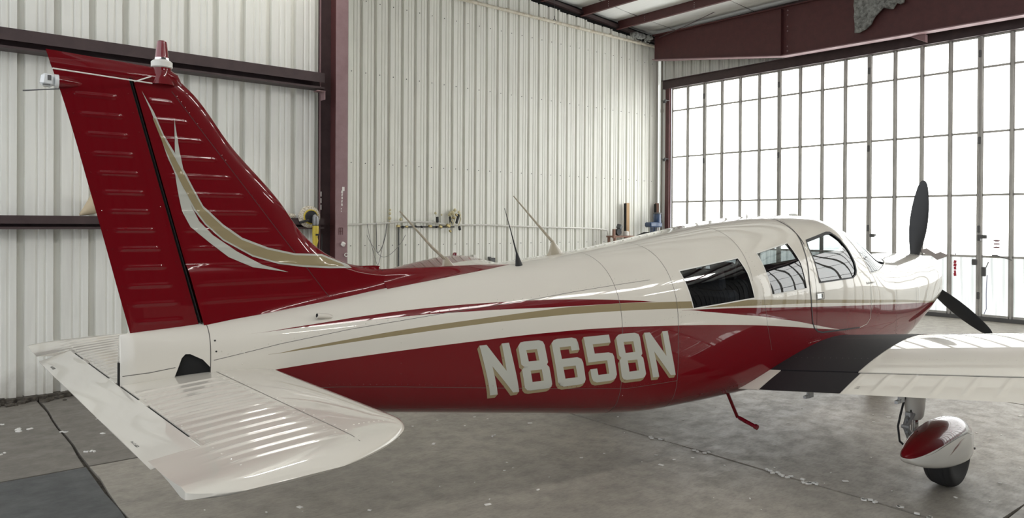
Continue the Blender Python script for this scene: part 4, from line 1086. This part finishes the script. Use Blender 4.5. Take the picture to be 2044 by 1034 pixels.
b = MB(); b.tube([(.262, -.030, 2.324), (.10, -.07, 2.323), (-.100, -.115, 2.323)], .0030, 6); b.obj('whisker_antenna', M_tape, fin)
b = MB(); b.tube([(.262, .030, 2.324), (.05, .17, 2.305), (-.148, .30, 2.285)], .0028, 6); b.obj('whisker_antenna', M_clip, fin)
b = MB(); b.tube([(.195, -.032, 2.322), (.258, -.034, 2.352)], .0030, 6); b.obj('whisker_brace', M_tape, fin)
# dorsal fairing running forward of the fin
def dtop(x): return 1.493 if x > 1.35 else ZLE(1.5)
b = MB()
for s in (-1, 1):
    rows = []
    for i in range(40):
        x = 1.346+(2.14-1.346)*i/39; zt2 = 1.493+.004*(x-1.35); d = DLINE(x)-.004; row = []; zt2 = max(zt2, d+.002)
        for j in range(16):
            v = j/15; z = d+(zt2-d)*v
            base = half_width(x, min(d, hull(x)[0]-.004)); th = .045*max(.05, (2.14-x)/.9)*math.sqrt(max(0, min(1, (zt2-z)/.03)))
            y = th+max(0, base-th)*math.exp(-(z-d)/.022)*(1-v**3)
            row.append((x, s*y, z))
        rows.append(row)
    b.grid(rows)
dor = b.obj('dorsal_fin', M_red, plane, smooth=60)
MB().box((1.349, -.022, 1.445), (.004, .003, .09)).obj('dorsal_seam', M_seam_red, dor, smooth=0)
# swoosh on the fin
SWA_L = [(0.224, 2.289), (0.258, 2.209), (0.293, 2.11), (0.324, 2.011), (0.352, 1.95), (0.372, 1.89), (0.398, 1.852), (0.427, 1.789), (0.475, 1.723), (0.549, 1.653), (0.677, 1.578), (0.793, 1.541), (0.914, 1.522), (1.051, 1.511), (1.17, 1.508)]
SWA_R = [(0.224, 2.289), (0.271, 2.202), (0.31, 2.106), (0.348, 2.041), (0.386, 1.965), (0.437, 1.862), (0.466, 1.807), (0.549, 1.726), (0.632, 1.665), (0.748, 1.618), (0.876, 1.588), (1.018, 1.581), (1.155, 1.526)]
SWG_L = [(0.266, 2.176), (0.311, 2.056), (0.352, 1.958), (0.382, 1.893), (0.4, 1.858), (0.431, 1.796), (0.477, 1.73), (0.551, 1.660), (0.679, 1.585), (0.793, 1.549), (0.914, 1.531), (1.051, 1.520), (1.13, 1.519)]
SWG_R = [(0.274, 2.176), (0.314, 2.084), (0.348, 2.020), (0.384, 1.950), (0.435, 1.851), (0.464, 1.797), (0.546, 1.717), (0.630, 1.655), (0.746, 1.609), (0.876, 1.579), (1.015, 1.572), (1.118, 1.530)]
SWB = [(0.318, 2.030), (0.352, 1.946), (0.366, 1.855), (0.381, 1.782), (0.415, 1.714), (0.492, 1.645), (0.573, 1.578), (0.677, 1.529), (0.843, 1.5), (0.72, 1.539), (0.608, 1.603), (0.506, 1.678), (0.45, 1.739), (0.425, 1.789), (0.4, 1.852), (0.38, 1.895), (0.35, 1.96)]
SPK = [(0.349, 2.182), (0.371, 2.035), (0.386, 1.962), (0.372, 1.980), (0.352, 2.035)]
def fy(x, z): return fin_y(x, z)+bead(z, BZ[:12], x, hinge_x(z)+.055, min(seam_x(z)-.05, ZLE(z)-.09), .0028)
for side in (-1, 1):
    sw = drape('fin_swoosh', [SWA_L+SWA_R[1:][::-1]], fy, .0020, M_silver, fin, side, .008)
    drape('fin_swoosh', [SWB], fy, .0022, M_silver, fin, side, .008)
    drape('fin_swoosh', [SPK], fy, .0022, M_silver, fin, side, .008)
    drape('swoosh_gold', [SWG_L+SWG_R[::-1]], fy, .0030, M_gold, fin, side, .008)

# ---- stabilator
def stab_half(s): return .088*.76*airfoil(s)
def xle(y): a = abs(y); return .76-(.0 if a < 1.18 else .36*((a-1.18)/.385)**2.6)
BY = [-1.46+.0815*k for k in range(36)]
def stab_z(x, y, top):
    a = abs(y); le = xle(y); s = (le-x)/.76; tipf = 1.0 if a < 1.40 else math.sqrt(max(0, 1-((a-1.40)/.165)**2))
    z0 = 1.036+.014*x/.76; h = stab_half(min(1, s))*tipf
    te_ = 0 if a < 1.50 else .13*((a-1.50)/.065)**1.6
    if a > 1.46: h *= 1-(a-1.46)/.105*(1-math.sqrt(max(0, min(1, (x-te_)/.10))))
    bd = bead(y, [q for q in BY if .17 < abs(q) < 1.44], x, .185, .445, .0042, .019, .02) if top else 0
    return z0+(h+bd)*(1 if top else -1)
ys = [];  y = -1.565
while y < 1.5651: ys.append(y); y += .00575
for q in (-1.125, 1.125): ys += [q-.0005, q+.0005]
ys = sorted(ys); b = MB()
for top in (1, 0):
    rows = []
    for y in ys:
        te = .152 if abs(y) < 1.125 else (.0 if abs(y) < 1.50 else .13*((abs(y)-1.50)/.065)**1.6); le = xle(y); row = []
        for j in range(26):
            u = 1-(1-j/25)**1.5; x = te+(le-te)*u
            row.append((x, y, stab_z(x, y, top)))
        rows.append(row)
    b.grid(rows)
n0 = len(b.v)//2; m_ = 26
b.f += [(i*m_, (i+1)*m_, n0+(i+1)*m_, n0+i*m_) for i in range(len(ys)-1)]
stab = b.obj('stabilator', M_white, plane, smooth=50)
b = MB(); rows = [[], []]
for y in [-1.46+.05*k for k in range(59)]:
    for r, x in ((0, .500), (1, .5025)): rows[r].append((x, y, stab_z(x, y, 1)+.0006))
b.grid(rows); b.obj('stabilator_seam', M_seam, stab, smooth=0)
b = MB()
for y in BY:
    if abs(y) < .17: continue
    for x in (.165, .478, .515):
        b.lathe([(.0036, 0), (.003, .0014), (.001, .0018)], 6, 'z', (x, y+.04, stab_z(x, y+.04, 1)))
for k in range(9): b.lathe([(.0034, 0), (.003, .0014), (.001, .0018)], 6, 'z', (.56+.018*k, -1.30+.12*0, stab_z(.56+.018*k, -1.30, 1)))
tag(b.obj('stabilator_rivets', M_white, stab, smooth=0), kind='stuff')
# anti-servo tab, drooped a little
def tab_z(x, top):
    t = (.144-x)/.135; return 1.0345-.0275*t + (.0165*(1-t)+.001)*(1 if top else -1)
b = MB()
R = []
for top in (1, 0):
    rows = [[(x, y, tab_z(x, top)+(.0012*math.sin(7*y+20*x) if 0 < x < .13 and top else 0)) for x in [.144-.135*k/10 for k in range(11)]] for y in [-1.12+.04*k for k in range(57)]]
    b.grid(rows); R.append(rows)
b.grid([R[0][0], R[1][0]]); b.grid([R[0][-1], R[1][-1]]); b.grid([[r[0] for r in R[0]], [r[0] for r in R[1]]]); b.grid([[r[-1] for r in R[0]], [r[-1] for r in R[1]]])
tab = b.obj('trim_tab', M_white, plane, smooth=50)
MB().box((.148, 0, 1.040), (.010, 2.08, .018)).obj('tab_gap_shade', M_dark, stab, smooth=0)  # dark bar laid in the slot as the shade between stabilator and tab
b = MB()
for y in (-1.07, -.42, .10, .70, 1.07): b.box((.148, y, 1.0535), (.013, .12, .004)); b.tube([(.148, y-.06, 1.053), (.148, y+.06, 1.053)], .0035, 6)
b.obj('tab_hinges', M_white, stab, smooth=0)['kind'] = 'stuff'
def text_decal(txt, size, m, parent, mw, name='placard'):
    cu = bpy.data.curves.new(name, 'FONT'); cu.body = txt; cu.size = size; cu.align_x = 'CENTER'; cu.align_y = 'CENTER'; cu.extrude = 0.0002; cu.resolution_u = 2
    tmp = bpy.data.objects.new(name, cu); COL.objects.link(tmp); bpy.context.view_layer.update()
    me = bpy.data.meshes.new_from_object(tmp.evaluated_get(bpy.context.evaluated_depsgraph_get())); bpy.data.objects.remove(tmp)
    me.materials.clear(); me.materials.append(m); o = bpy.data.objects.new(name, me); COL.objects.link(o); o.parent = parent; o.matrix_local = mw; return o
def frame(o, xdir, ydir):
    X = Vector(xdir).normalized(); Z = X.cross(Vector(ydir)).normalized(); Y = Z.cross(X)
    return Matrix(((X.x, Y.x, Z.x, o[0]), (X.y, Y.y, Z.y, o[1]), (X.z, Y.z, Z.z, o[2]), (0, 0, 0, 1)))
for yy in (-.835, .835): text_decal('NO PUSH', .020, M_ink, tab, frame((.030, yy, tab_z(.030, 1)+.001), (0, -1, 0), (1, 0, .22)))

# ---- wings
TD = math.tan(math.radians(7.2)); TL = math.tan(math.radians(6.2))
def wz0(x, y): return .600+(x-3.83)*.082+(abs(y)-.6)*(TD if y < 0 else TL)
def wing_z(x, y, top, c=1.6, le=5.43):
    s = max(0, min(1, (le-x)/c)); cam_ = .030*4*s*(1-s)*c*.8
    return wz0(x, y)+cam_+.150*c*airfoil(s)*.5*(1.05 if top else -.80)*2*.5*2*.5*2
HX = 4.125
for side in (-1, 1):
    b = MB(); T = []
    yy = [side*(.45+(4.35-.45)*k/40) for k in range(41)]
    for top in (1, 0):
        rows = []
        for y in yy:
            rows.append([(HX+(5.43-HX)*(1-(1-j/30)**1.6), y, wing_z(HX+(5.43-HX)*(1-(1-j/30)**1.6), y, top)) for j in range(31)])
        b.grid(rows); T.append(rows)
    b.grid([[r[0] for r in T[0]], [r[0] for r in T[1]]]); b.grid([T[0][-1], T[1][-1]])
    wing = b.obj('wing', M_white, plane, smooth=50)
    # root strip reaching the trailing edge
    b = MB(); T = []
    for top in (1, 0):
        rows = [[(3.83+(HX+.02-3.83)*j/8, y, wing_z(3.83+(HX+.02-3.83)*j/8, y, top)+(.001 if top else -.001)) for j in range(9)] for y in (side*.50, side*.58, side*.672)]
        b.grid(rows); T.append(rows)
    b.grid([T[0][-1], T[1][-1]]); b.obj('wing_fairing', M_white, wing, smooth=50)
    def trailing(name, y0, y1, sp, m):
        T = []; b = MB(); n = int(abs(y1-y0)/.012); cs = [y0+(sp*.6+k*sp)*side for k in range(int((abs(y1-y0)-.1)/sp))]
        for top in (1, 0):
            rows = []
            for i in range(n+1):
                y = y0+(y1-y0)*i/n; row = []; cs_ = [] if (side < 0 and abs(y) < 1.30) else cs
                for j in range(13):
                    x = 3.83+(HX-.020-3.83)*j/12
                    row.append((x, y, wing_z(x, y, top)+(.0015 if j == 12 and not top else 0)+(bead(y, cs_, x, 3.870, 4.075, .0055, .026, .015)*(1 if top else 0))))
                rows.append(row)
            b.grid(rows); T.append(rows)
        b.grid([[r[0] for r in T[0]], [r[0] for r in T[1]]]); b.grid([[r[-1] for r in T[0]], [r[-1] for r in T[1]]]); b.grid([T[0][0], T[1][0]]); b.grid([T[0][-1], T[1][-1]])
        return b.obj(name, m, plane, smooth=50)
    flap = trailing('flap', side*.676, side*2.93, .172, M_white); ail = trailing('aileron', side*2.945, side*4.32, .172, M_white)
    MB().grid([[(x, side*y, wing_z(x, side*y, 1)-.006) for y in (.676, 4.32)] for x in (HX-.026, HX+.004)]).obj('flap_gap_shade', M_dark, wing, smooth=0)  # dark sheet under the flap and aileron slot, coloured as its shade
    if side == -1:
        rows = []
        for y in [-.50-.745*k/16 for k in range(17)]:
            rows.append([(HX-.001, y, wing_z(HX, y, 1)-.012)]+[(HX-.001+(5.32-HX)*j/30, y, wing_z(HX-.001+(5.32-HX)*j/30, y, 1)+.0022) for j in range(31)])
        MB().grid(rows).obj('wing_walk', M_walk, wing, smooth=60)
        rows = []
        for y in [-.685-.585*k/16 for k in range(17)]:
            rows.append([(3.8295+(HX-.018-3.8295)*j/10, y, wing_z(3.8295+(HX-.018-3.8295)*j/10, y, 1)+.0024) for j in range(11)])
        MB().grid(rows).obj('flap_walk', M_walk, flap, smooth=60)
        for t, dx, sz in (('NO', .015, .014), ('STEP', -.004, .014)): text_decal(t, sz, M_ink, flap, frame((3.905+dx, -1.345, wing_z(3.905+dx, -1.345, 1)+.0030), (0, -1, TD), (1, 0, .12)))
    # seam and rivet lines
    b = MB()
    for xs_ in (4.86, 4.35, 5.16):
        for k in range(int(4.0/.045)):
            y = side*(.66+k*.045); b.lathe([(.0032, 0), (.0028, .0012), (.001, .0016)], 6, 'z', (xs_, y, wing_z(xs_, y, 1)+.0006))
    tag(b.obj('wing_rivets', M_white if side > 0 else M_white, wing, smooth=0), kind='stuff')
    b = MB(); b.grid([[(4.872, side*.66, wing_z(4.872, side*.66, 1)+.0028), (4.872, side*4.3, wing_z(4.872, side*4.3, 1)+.0028)], [(4.876, side*.66, wing_z(4.876, side*.66, 1)+.0028), (4.876, side*4.3, wing_z(4.876, side*4.3, 1)+.0028)]]); b.obj('wing_seam', M_seam, wing, smooth=0)
    # wing tip
    b = MB(); T = []
    for top in (1, 0):
        rows = []
        for i in range(9):
            t = i/8; y = side*(4.35+.66*t); k = math.sqrt(max(0, 1-max(0, (t-.6)/.4)**2)); c = 1.6-.35*(1-k); le = 5.43-.10*(1-k)
            zc = 0
            rows.append([(lambda x: (x, y, wz0(x, y)+.02*(1-k)+(wing_z(x, y, top)-wz0(x, y))*k))(3.86+(5.43-3.86)*(1-(1-j/24)**1.5)) for j in range(25)])
        b.grid(rows); T.append(rows)
    b.grid([[r[0] for r in T[0]], [r[0] for r in T[1]]]); tipo = b.obj('wing_tip', M_red, plane, smooth=60)
    MB().lathe([(.035, 0), (.032, .022), (.020, .034), (.005, .038)], 16, 'z', (5.10, side*4.93, wing_z(5.1, side*4.93, 1)-.02)).obj('navigation_light', M_redlens if side > 0 else mat('green_lens', (.01, .25, .08), .2), tipo)
    # flap hinge brackets below
    for y in (1.0, 1.60, 2.4):
        b = MB(); y *= side; z = wing_z(3.98, y, 0); b.box((3.95, y, z-.03), (.07, .012, .06)); b.box((3.90, y, z-.048), (.04, .02, .018)); b.tube([(3.93, y-.012, z-.045), (3.93, y+.012, z-.045)], .010, 8); b.obj('hinge_bracket', M_alu, flap, smooth=0)

# ---- landing gear
def torus_tyre(cx, cy, cz, R=.222, w=.175, name='tire', par=plane):
    pr = []
    for k in range(25):
        a = PI*k/24; yy = -math.cos(a)*w/2; pr.append((R-.072+.072*max(0, math.sin(a))**.42, yy))
    q = []
    for r, h in pr:
        g = .006 if (abs(abs(h)-.018) < .004 or abs(abs(h)-.046) < .004) else 0; q.append((r-g, h))
    q = [(.075, -w*.36)]+q+[(.075, w*.36)]
    t = MB().lathe(q, 56, 'y', (cx, cy, cz)).obj(name, M_tire, par, smooth=40)
    MB().lathe([(.02, -w*.40), (.05, -w*.42), (.078, -w*.33), (.083, -w*.36), (.088, -w*.34), (.088, w*.34), (.083, w*.36), (.078, w*.33), (.05, w*.42), (.02, w*.40)], 36, 'y', (cx, cy, cz)).obj('wheel_hub', M_alu, t, smooth=40)
    return t
PT = [(0, .325, .325, .002), (.02, .300, .345, .030), (.08, .265, .375, .060), (.18, .230, .408, .086), (.30, .200, .436, .106), (.42, .178, .454, .118), (.55, .160, .464, .125), (.68, .150, .462, .127), (.80, .145, .447, .122), (.90, .152, .414, .104), (.97, .188, .370, .074), (1.0, .245, .325, .030), (1.003, .285, .29, .003)]
PF = [pchip([p[0] for p in PT], [p[k] for p in PT]) for k in (1, 2, 3)]
def wheel_pant(cx, cy, side, scale=1.0):
    x0 = cx-.655*scale; Lx = .94*scale; us = [0, .006, .02, .045]+[.08+.04*k for k in range(21)]+[.905, .93, .95, .97, .985, .995, 1.003]
    b = MB(); rows = []
    for u in us:
        lo, hi, w = [f(u) for f in PF]; mid = (lo+hi)/2-.02; ring = []
        if u > .90 or u < .05: mid = (lo+hi)/2
        for k in range(40):
            a = 2*PI*k/40; c, s = math.cos(a), math.sin(a); n = 2.2 if s > 0 else 3.6
            z = mid+((hi-mid) if s > 0 else (mid-lo))*math.copysign(abs(s)**(2/n), s)
            ring.append((x0+u*Lx, cy+w*math.copysign(abs(c)**(2/n), c), z))
        rows.append(ring)
    # open the belly so that the tyre comes through
    n = 40; v = [p for r in rows for p in r]; f = []
    for i in range(len(rows)-1):
        for k in range(n):
            q = [rows[i][k], rows[i][(k+1) % n], rows[i+1][(k+1) % n], rows[i+1][k]]
            cxm = sum(p[0] for p in q)/4; czm = sum(p[2] for p in q)/4; cym = abs(sum(p[1] for p in q)/4-cy)
            if abs(cxm-cx) < .20 and cym < .086 and czm < .24: continue
            f.append((i*n+k, i*n+(k+1) % n, (i+1)*n+(k+1) % n, (i+1)*n+k))
    o = MB().add(v, f).obj('wheel_pant', M_pant, plane, smooth=60)
    return o, x0
def pant_paint():
    m = paint('wheel_pant_paint', (0.72, 0.71, 0.66), .0004)
    tc = N(m, 'ShaderNodeTexCoord'); sp = N(m, 'ShaderNodeSeparateXYZ'); L(m, tc.outputs['Object'], sp.inputs[0]); x, z = sp.outputs[0], sp.outputs[2]
    def cf(p): return curve_fn(m, x, p, 3.9, 5.1, 0.0, .6)
    lt = lambda a, c: math_node(m, 'LESS_THAN', a, c)
    mul = lambda a, c: math_node(m, 'MULTIPLY', a, c)
    main = mul(lt(cf([(3.95, .305), (4.1, .318), (4.30, .345), (4.50, .366), (4.66, .378), (4.73, .385), (4.78, .60), (5.0, .60)]), z), math_node(m, 'LESS_THAN', x, 4.745))
    a2 = mul(mul(lt(cf([(4.60, .60), (4.74, .44), (4.80, .40), (4.84, .345), (4.90, .36), (5.0, .37)]), z), lt(z, cf([(4.6, .60), (4.70, .60), (5.1, .60)]))), math_node(m, 'GREATER_THAN', x, 4.77))
    red = math_node(m, 'MAXIMUM', main, a2)
    line = mul(mul(lt(cf([(4.16, .318), (4.40, .347), (4.60, .362), (4.72, .360), (4.86, .330)]), z), lt(z, cf([(4.16, .319), (4.40, .354), (4.60, .373), (4.72, .370), (4.86, .331)]))), mul(math_node(m, 'GREATER_THAN', x, 4.16), math_node(m, 'LESS_THAN', x, 4.86)))
    l2 = mul(mul(lt(cf([(4.40, .275), (4.52, .305), (4.66, .345)]), z), lt(z, cf([(4.40, .276), (4.52, .320), (4.66, .346)]))), mul(math_node(m, 'GREATER_THAN', x, 4.40), math_node(m, 'LESS_THAN', x, 4.66)))
    c = mixcol(m, line, (0.72, 0.71, 0.66), (.20, .19, .17)); c = mixcol(m, l2, c, RED); c = mixcol(m, red, c, RED); L(m, c, P(m).inputs['Base Color']); return m
M_pant = pant_paint()
for side in (-1, 1):
    wx, wy = 4.690, side*1.585
    leg = empty('main_gear_leg', (4.66, side*1.385, .40)); leg.parent = plane
    # white leg fairing, slim oleo, scissors, brake hose
    b = MB(); rows = []
    for z, w, l in ((.41, .040, .050), (.43, .054, .070), (.50, .062, .085), (.60, .066, .095), (.78, .070, .105)):
        rows.append([(4.66-4.66+(l*math.cos(a) if math.cos(a) > 0 else l*1.0*math.cos(a)), w*math.sin(a)-side*-.0, z-.40) for a in [2*PI*k/24 for k in range(24)]])
    b.grid(rows, True); b.add([rows[0][k] for k in range(24)], [tuple(range(24))]); b.obj('leg_fairing', M_offwhite, leg)
    b = MB(); b.tube([(0, 0, .10), (0, 0, -.13)], .026, 16); b.obj('oleo_strut', M_chrome, leg)
    b = MB(); b.tube([(0, 0, -.10), (0, 0, -.20)], .036, 16); b.tube([(.0, 0, -.176), (.03, side*.13, -.178)], .022, 12); b.obj('axle_housing', M_alu, leg)
    b = MB(); b.box((-.075, 0, .055), (.08, .035, .03)); b.tube([(-.05, -.022, .07), (-.145, -.010, -.02)], .011, 8); b.tube([(-.05, .022, .07), (-.145, .010, -.02)], .011, 8)
    b.tube([(-.145, -.010, -.02), (-.04, -.022, -.13)], .011, 8); b.tube([(-.145, .010, -.02), (-.04, .022, -.13)], .011, 8); b.tube([(-.145, -.025, -.02), (-.145, .025, -.02)], .013, 8)
    b.box((-.10, 0, .03), (.05, .016, .05), RY(-.7)); b.box((-.095, 0, -.07), (.06, .016, .045), RY(.75)); b.obj('torque_link', M_alu, leg)
    b = MB(); b.tube([(-.08, side*-.03, .18), (-.14, side*-.035, .06), (-.17, side*-.04, -.02), (-.165, side*-.03, -.12), (-.10, side*.03, -.20)], .0075, 8); b.obj('brake_hose', M_black, leg)
    b = MB(); b.lathe([(.012, 0), (.012, .006), (.004, .008)], 12, 'y', (.0, .0, 0)); o = b.obj('fairing_bolt', M_black, leg); o.location = (-.075, -.012, .075)
    torus_tyre(wx, wy, .222)
    pant, _ = wheel_pant(wx, wy, side)
    b = MB(); b.lathe([(.008, 0), (.008, -.004*1), (.002, -.004)], 10, 'y', (4.90, wy-.100 if side < 0 else wy+.10, .225)); b.obj('pant_screw', M_black, pant)
# nose gear
leg = empty('nose_gear_leg', (7.05, 0, .42)); leg.parent = plane
b = MB(); b.tube([(.0, 0, .35), (.02, 0, .0)], .04, 14); b.obj('oleo_strut', M_chrome, leg)
b = MB(); b.tube([(.02, -.11, -.03), (.02, -.11, -.23)], .018, 8); b.tube([(.02, .11, -.03), (.02, .11, -.23)], .018, 8); b.box((.02, 0, -.02), (.08, .25, .04)); b.obj('fork', M_alu, leg)
torus_tyre(7.07, 0, .20, R=.20, w=.15)
# boarding step under the belly
stp = MB(); stp.tube([(3.90, -.36, .56), (4.03, -.375, .33)], .013, 10).obj('boarding_step', M_red, plane)
b = MB(); b.tube([(4.03, -.37, .335), (4.00, -.47, .315)], .011, 8); b.tube([(4.02, -.40, .330), (4.00, -.55, .300)], .015, 8); b.tube([(4.0, -.545, .301), (3.998, -.565, .298)], .019, 10)
b.obj('step_pad', M_redlens, bpy.data.objects['boarding_step'])

# ---- propeller
prop = empty('propeller', (7.885, 0, 1.222)); prop.parent = plane
def blade(ang):
    prof = [(.10, .060, 42, .030), (.16, .085, 40, .026), (.24, .115, 36, .022), (.34, .150, 32, .018), (.46, .178, 28, .015), (.58, .186, 25, .013), (.70, .176, 22, .011), (.80, .155, 20, .009), (.88, .130, 18, .008), (.94, .108, 17, .007), (.985, .080, 16, .006), (1.012, .050, 16, .004), (1.022, .015, 16, .002)]
    b = MB(); rows = []
    for r, c, tw, th in prof:
        t = math.radians(tw); ring = []
        for k in range(20):
            a = 2*PI*k/20; u, w = math.cos(a)*c/2, math.sin(a)*th*.8
            u += .012*(r-.5)
            ring.append((-u*math.sin(t)+w*math.cos(t), u*math.cos(t)+w*math.sin(t), r))
        rows.append(ring)
    b.grid(rows, True); b.add(rows[-1], [tuple(range(20))]); b.add(rows[0], [tuple(range(20))])
    o = b.obj('propeller_blade', M_prop, prop, smooth=50); o.rotation_euler = (ang, 0, 0); return o
for k in range(3): blade(math.radians(7.0)+k*2*PI/3)
MB().lathe([(.165, -.045), (.17, -.02), (.168, .04), (.155, .12), (.125, .20), (.08, .27), (.03, .305), (.004, .31)], 36, 'x', (0, 0, 0)).obj('spinner', M_offwhite, prop)
b = MB()
for s in (-1, 1): b.lathe([(.10, -.006), (.085, .004), (.02, .004)], 24, 'x', (7.797, s*.20, 1.24))
pieces(b, 'air_inlet', M_black, plane); MB().lathe([(.06, -.004), (.055, .006), (.01, .010)], 20, 'x', (7.79, 0, 1.03)).obj('landing_light', M_lens, plane)
b = MB(); strip(b, [(7.02, 1.11), (7.02, 1.03)], .006, .006, (-1,)); strip(b, [(6.80, 1.20), (6.80, 1.0)], .005, .003, (-1,)); pieces(b, 'cowl_latch', M_chrome, plane, 0)
MB().tube([(6.54, -.50, .915), (6.54, -.53, .915)], .010, 12).obj('cowl_port', M_black, plane)

# ---- antennas and small fittings on the skin
def whip(pts, r, foot, m, name='whip_antenna'):
    b = MB(); b.tube(pts, r, 8); o = b.obj(name, m, plane)
    MB().grid(foot, True).obj('antenna_foot', m, o); return o
def foot_rows(x0, x1, y, z0, x2, x3, z1, w0=.018, w1=.008):
    def ring(a, c, z, w): return [((a+c)/2+(c-a)/2*math.cos(t), y+w*math.sin(t), z) for t in [2*PI*k/14 for k in range(14)]]
    return [ring(x0+(x2-x0)*t**.6, x1+(x3-x1)*t, z0+(z1-z0)*t, w0+(w1-w0)*t) for t in (0, .25, .5, .75, 1.0)]
whip([(1.80, .06, 1.52), (1.70, .058, 1.60), (1.49, .05, 1.800)], [.010, .008, .004], foot_rows(1.76, 1.87, .06, 1.47, 1.775, 1.80, 1.545), M_tan)
whip([(2.555, 0, 1.618), (2.40, 0, 1.755), (2.235, 0, 1.903)], [.010, .0065, .0035], foot_rows(2.50, 2.655, 0, 1.535, 2.54, 2.565, 1.625), M_tan)
whip([(2.165, -.12, 1.565), (2.12, -.12, 1.70), (2.075, -.12, 1.825)], [.005, .0028, .0015], foot_rows(2.155, 2.225, -.12, 1.465, 2.160, 2.170, 1.57, .014, .004), M_black)
b = MB(); b.lathe([(.010, 1.80), (.004, 1.82), (.002, 1.86)], 8, 'z', (4.64, -.03, 0)); b.obj('roof_antenna', M_offwhite, plane)
b = MB(); b.lathe([(.04, 1.815), (.038, 1.832), (.02, 1.838)], 16, 'z', (5.35, -.03, 0)); b.obj('roof_vent', M_offwhite, plane)
p, n = hull_point(.97, 1.288); b = MB(); b.tube([p+Vector((-.035, -.012, .008)), p+Vector((.02, -.010, .000)), p+Vector((.055, .004, -.012))], [.0135, .013, .010], 14); ve = b.obj('vent_tube', M_white, plane)
b = MB(); b.tube([p+Vector((-.0358, -.0122, .0081)), p+Vector((-.034, -.012, .008))], .010, 14); b.obj('vent_opening', M_dark, ve)
b = MB()
for x, z in ((.497, 1.215), (.500, 1.168)):
    q, n = hull_point(x, z); b.tube([q-n*.002, q+n*.0012], .0042, 10)
pieces(b, 'screw_hole', M_black, plane); b = MB(); strip(b, [(.155, 1.092), (.25, 1.098), (.345, 1.112)], .003, .0008); b.obj('fairing_seam', M_seam, plane, smooth=0)
MB().box((.147, 0, 1.085), (.006, .02, .12)).obj('fairing_slot', M_dark, plane, smooth=0)
q, n = hull_point(5.62, 1.250, -1, .006)
text_decal('Performance', .030, M_ink, plane, frame(q, (1, 0, .05), (0, 0, 1)), 'script_lettering')
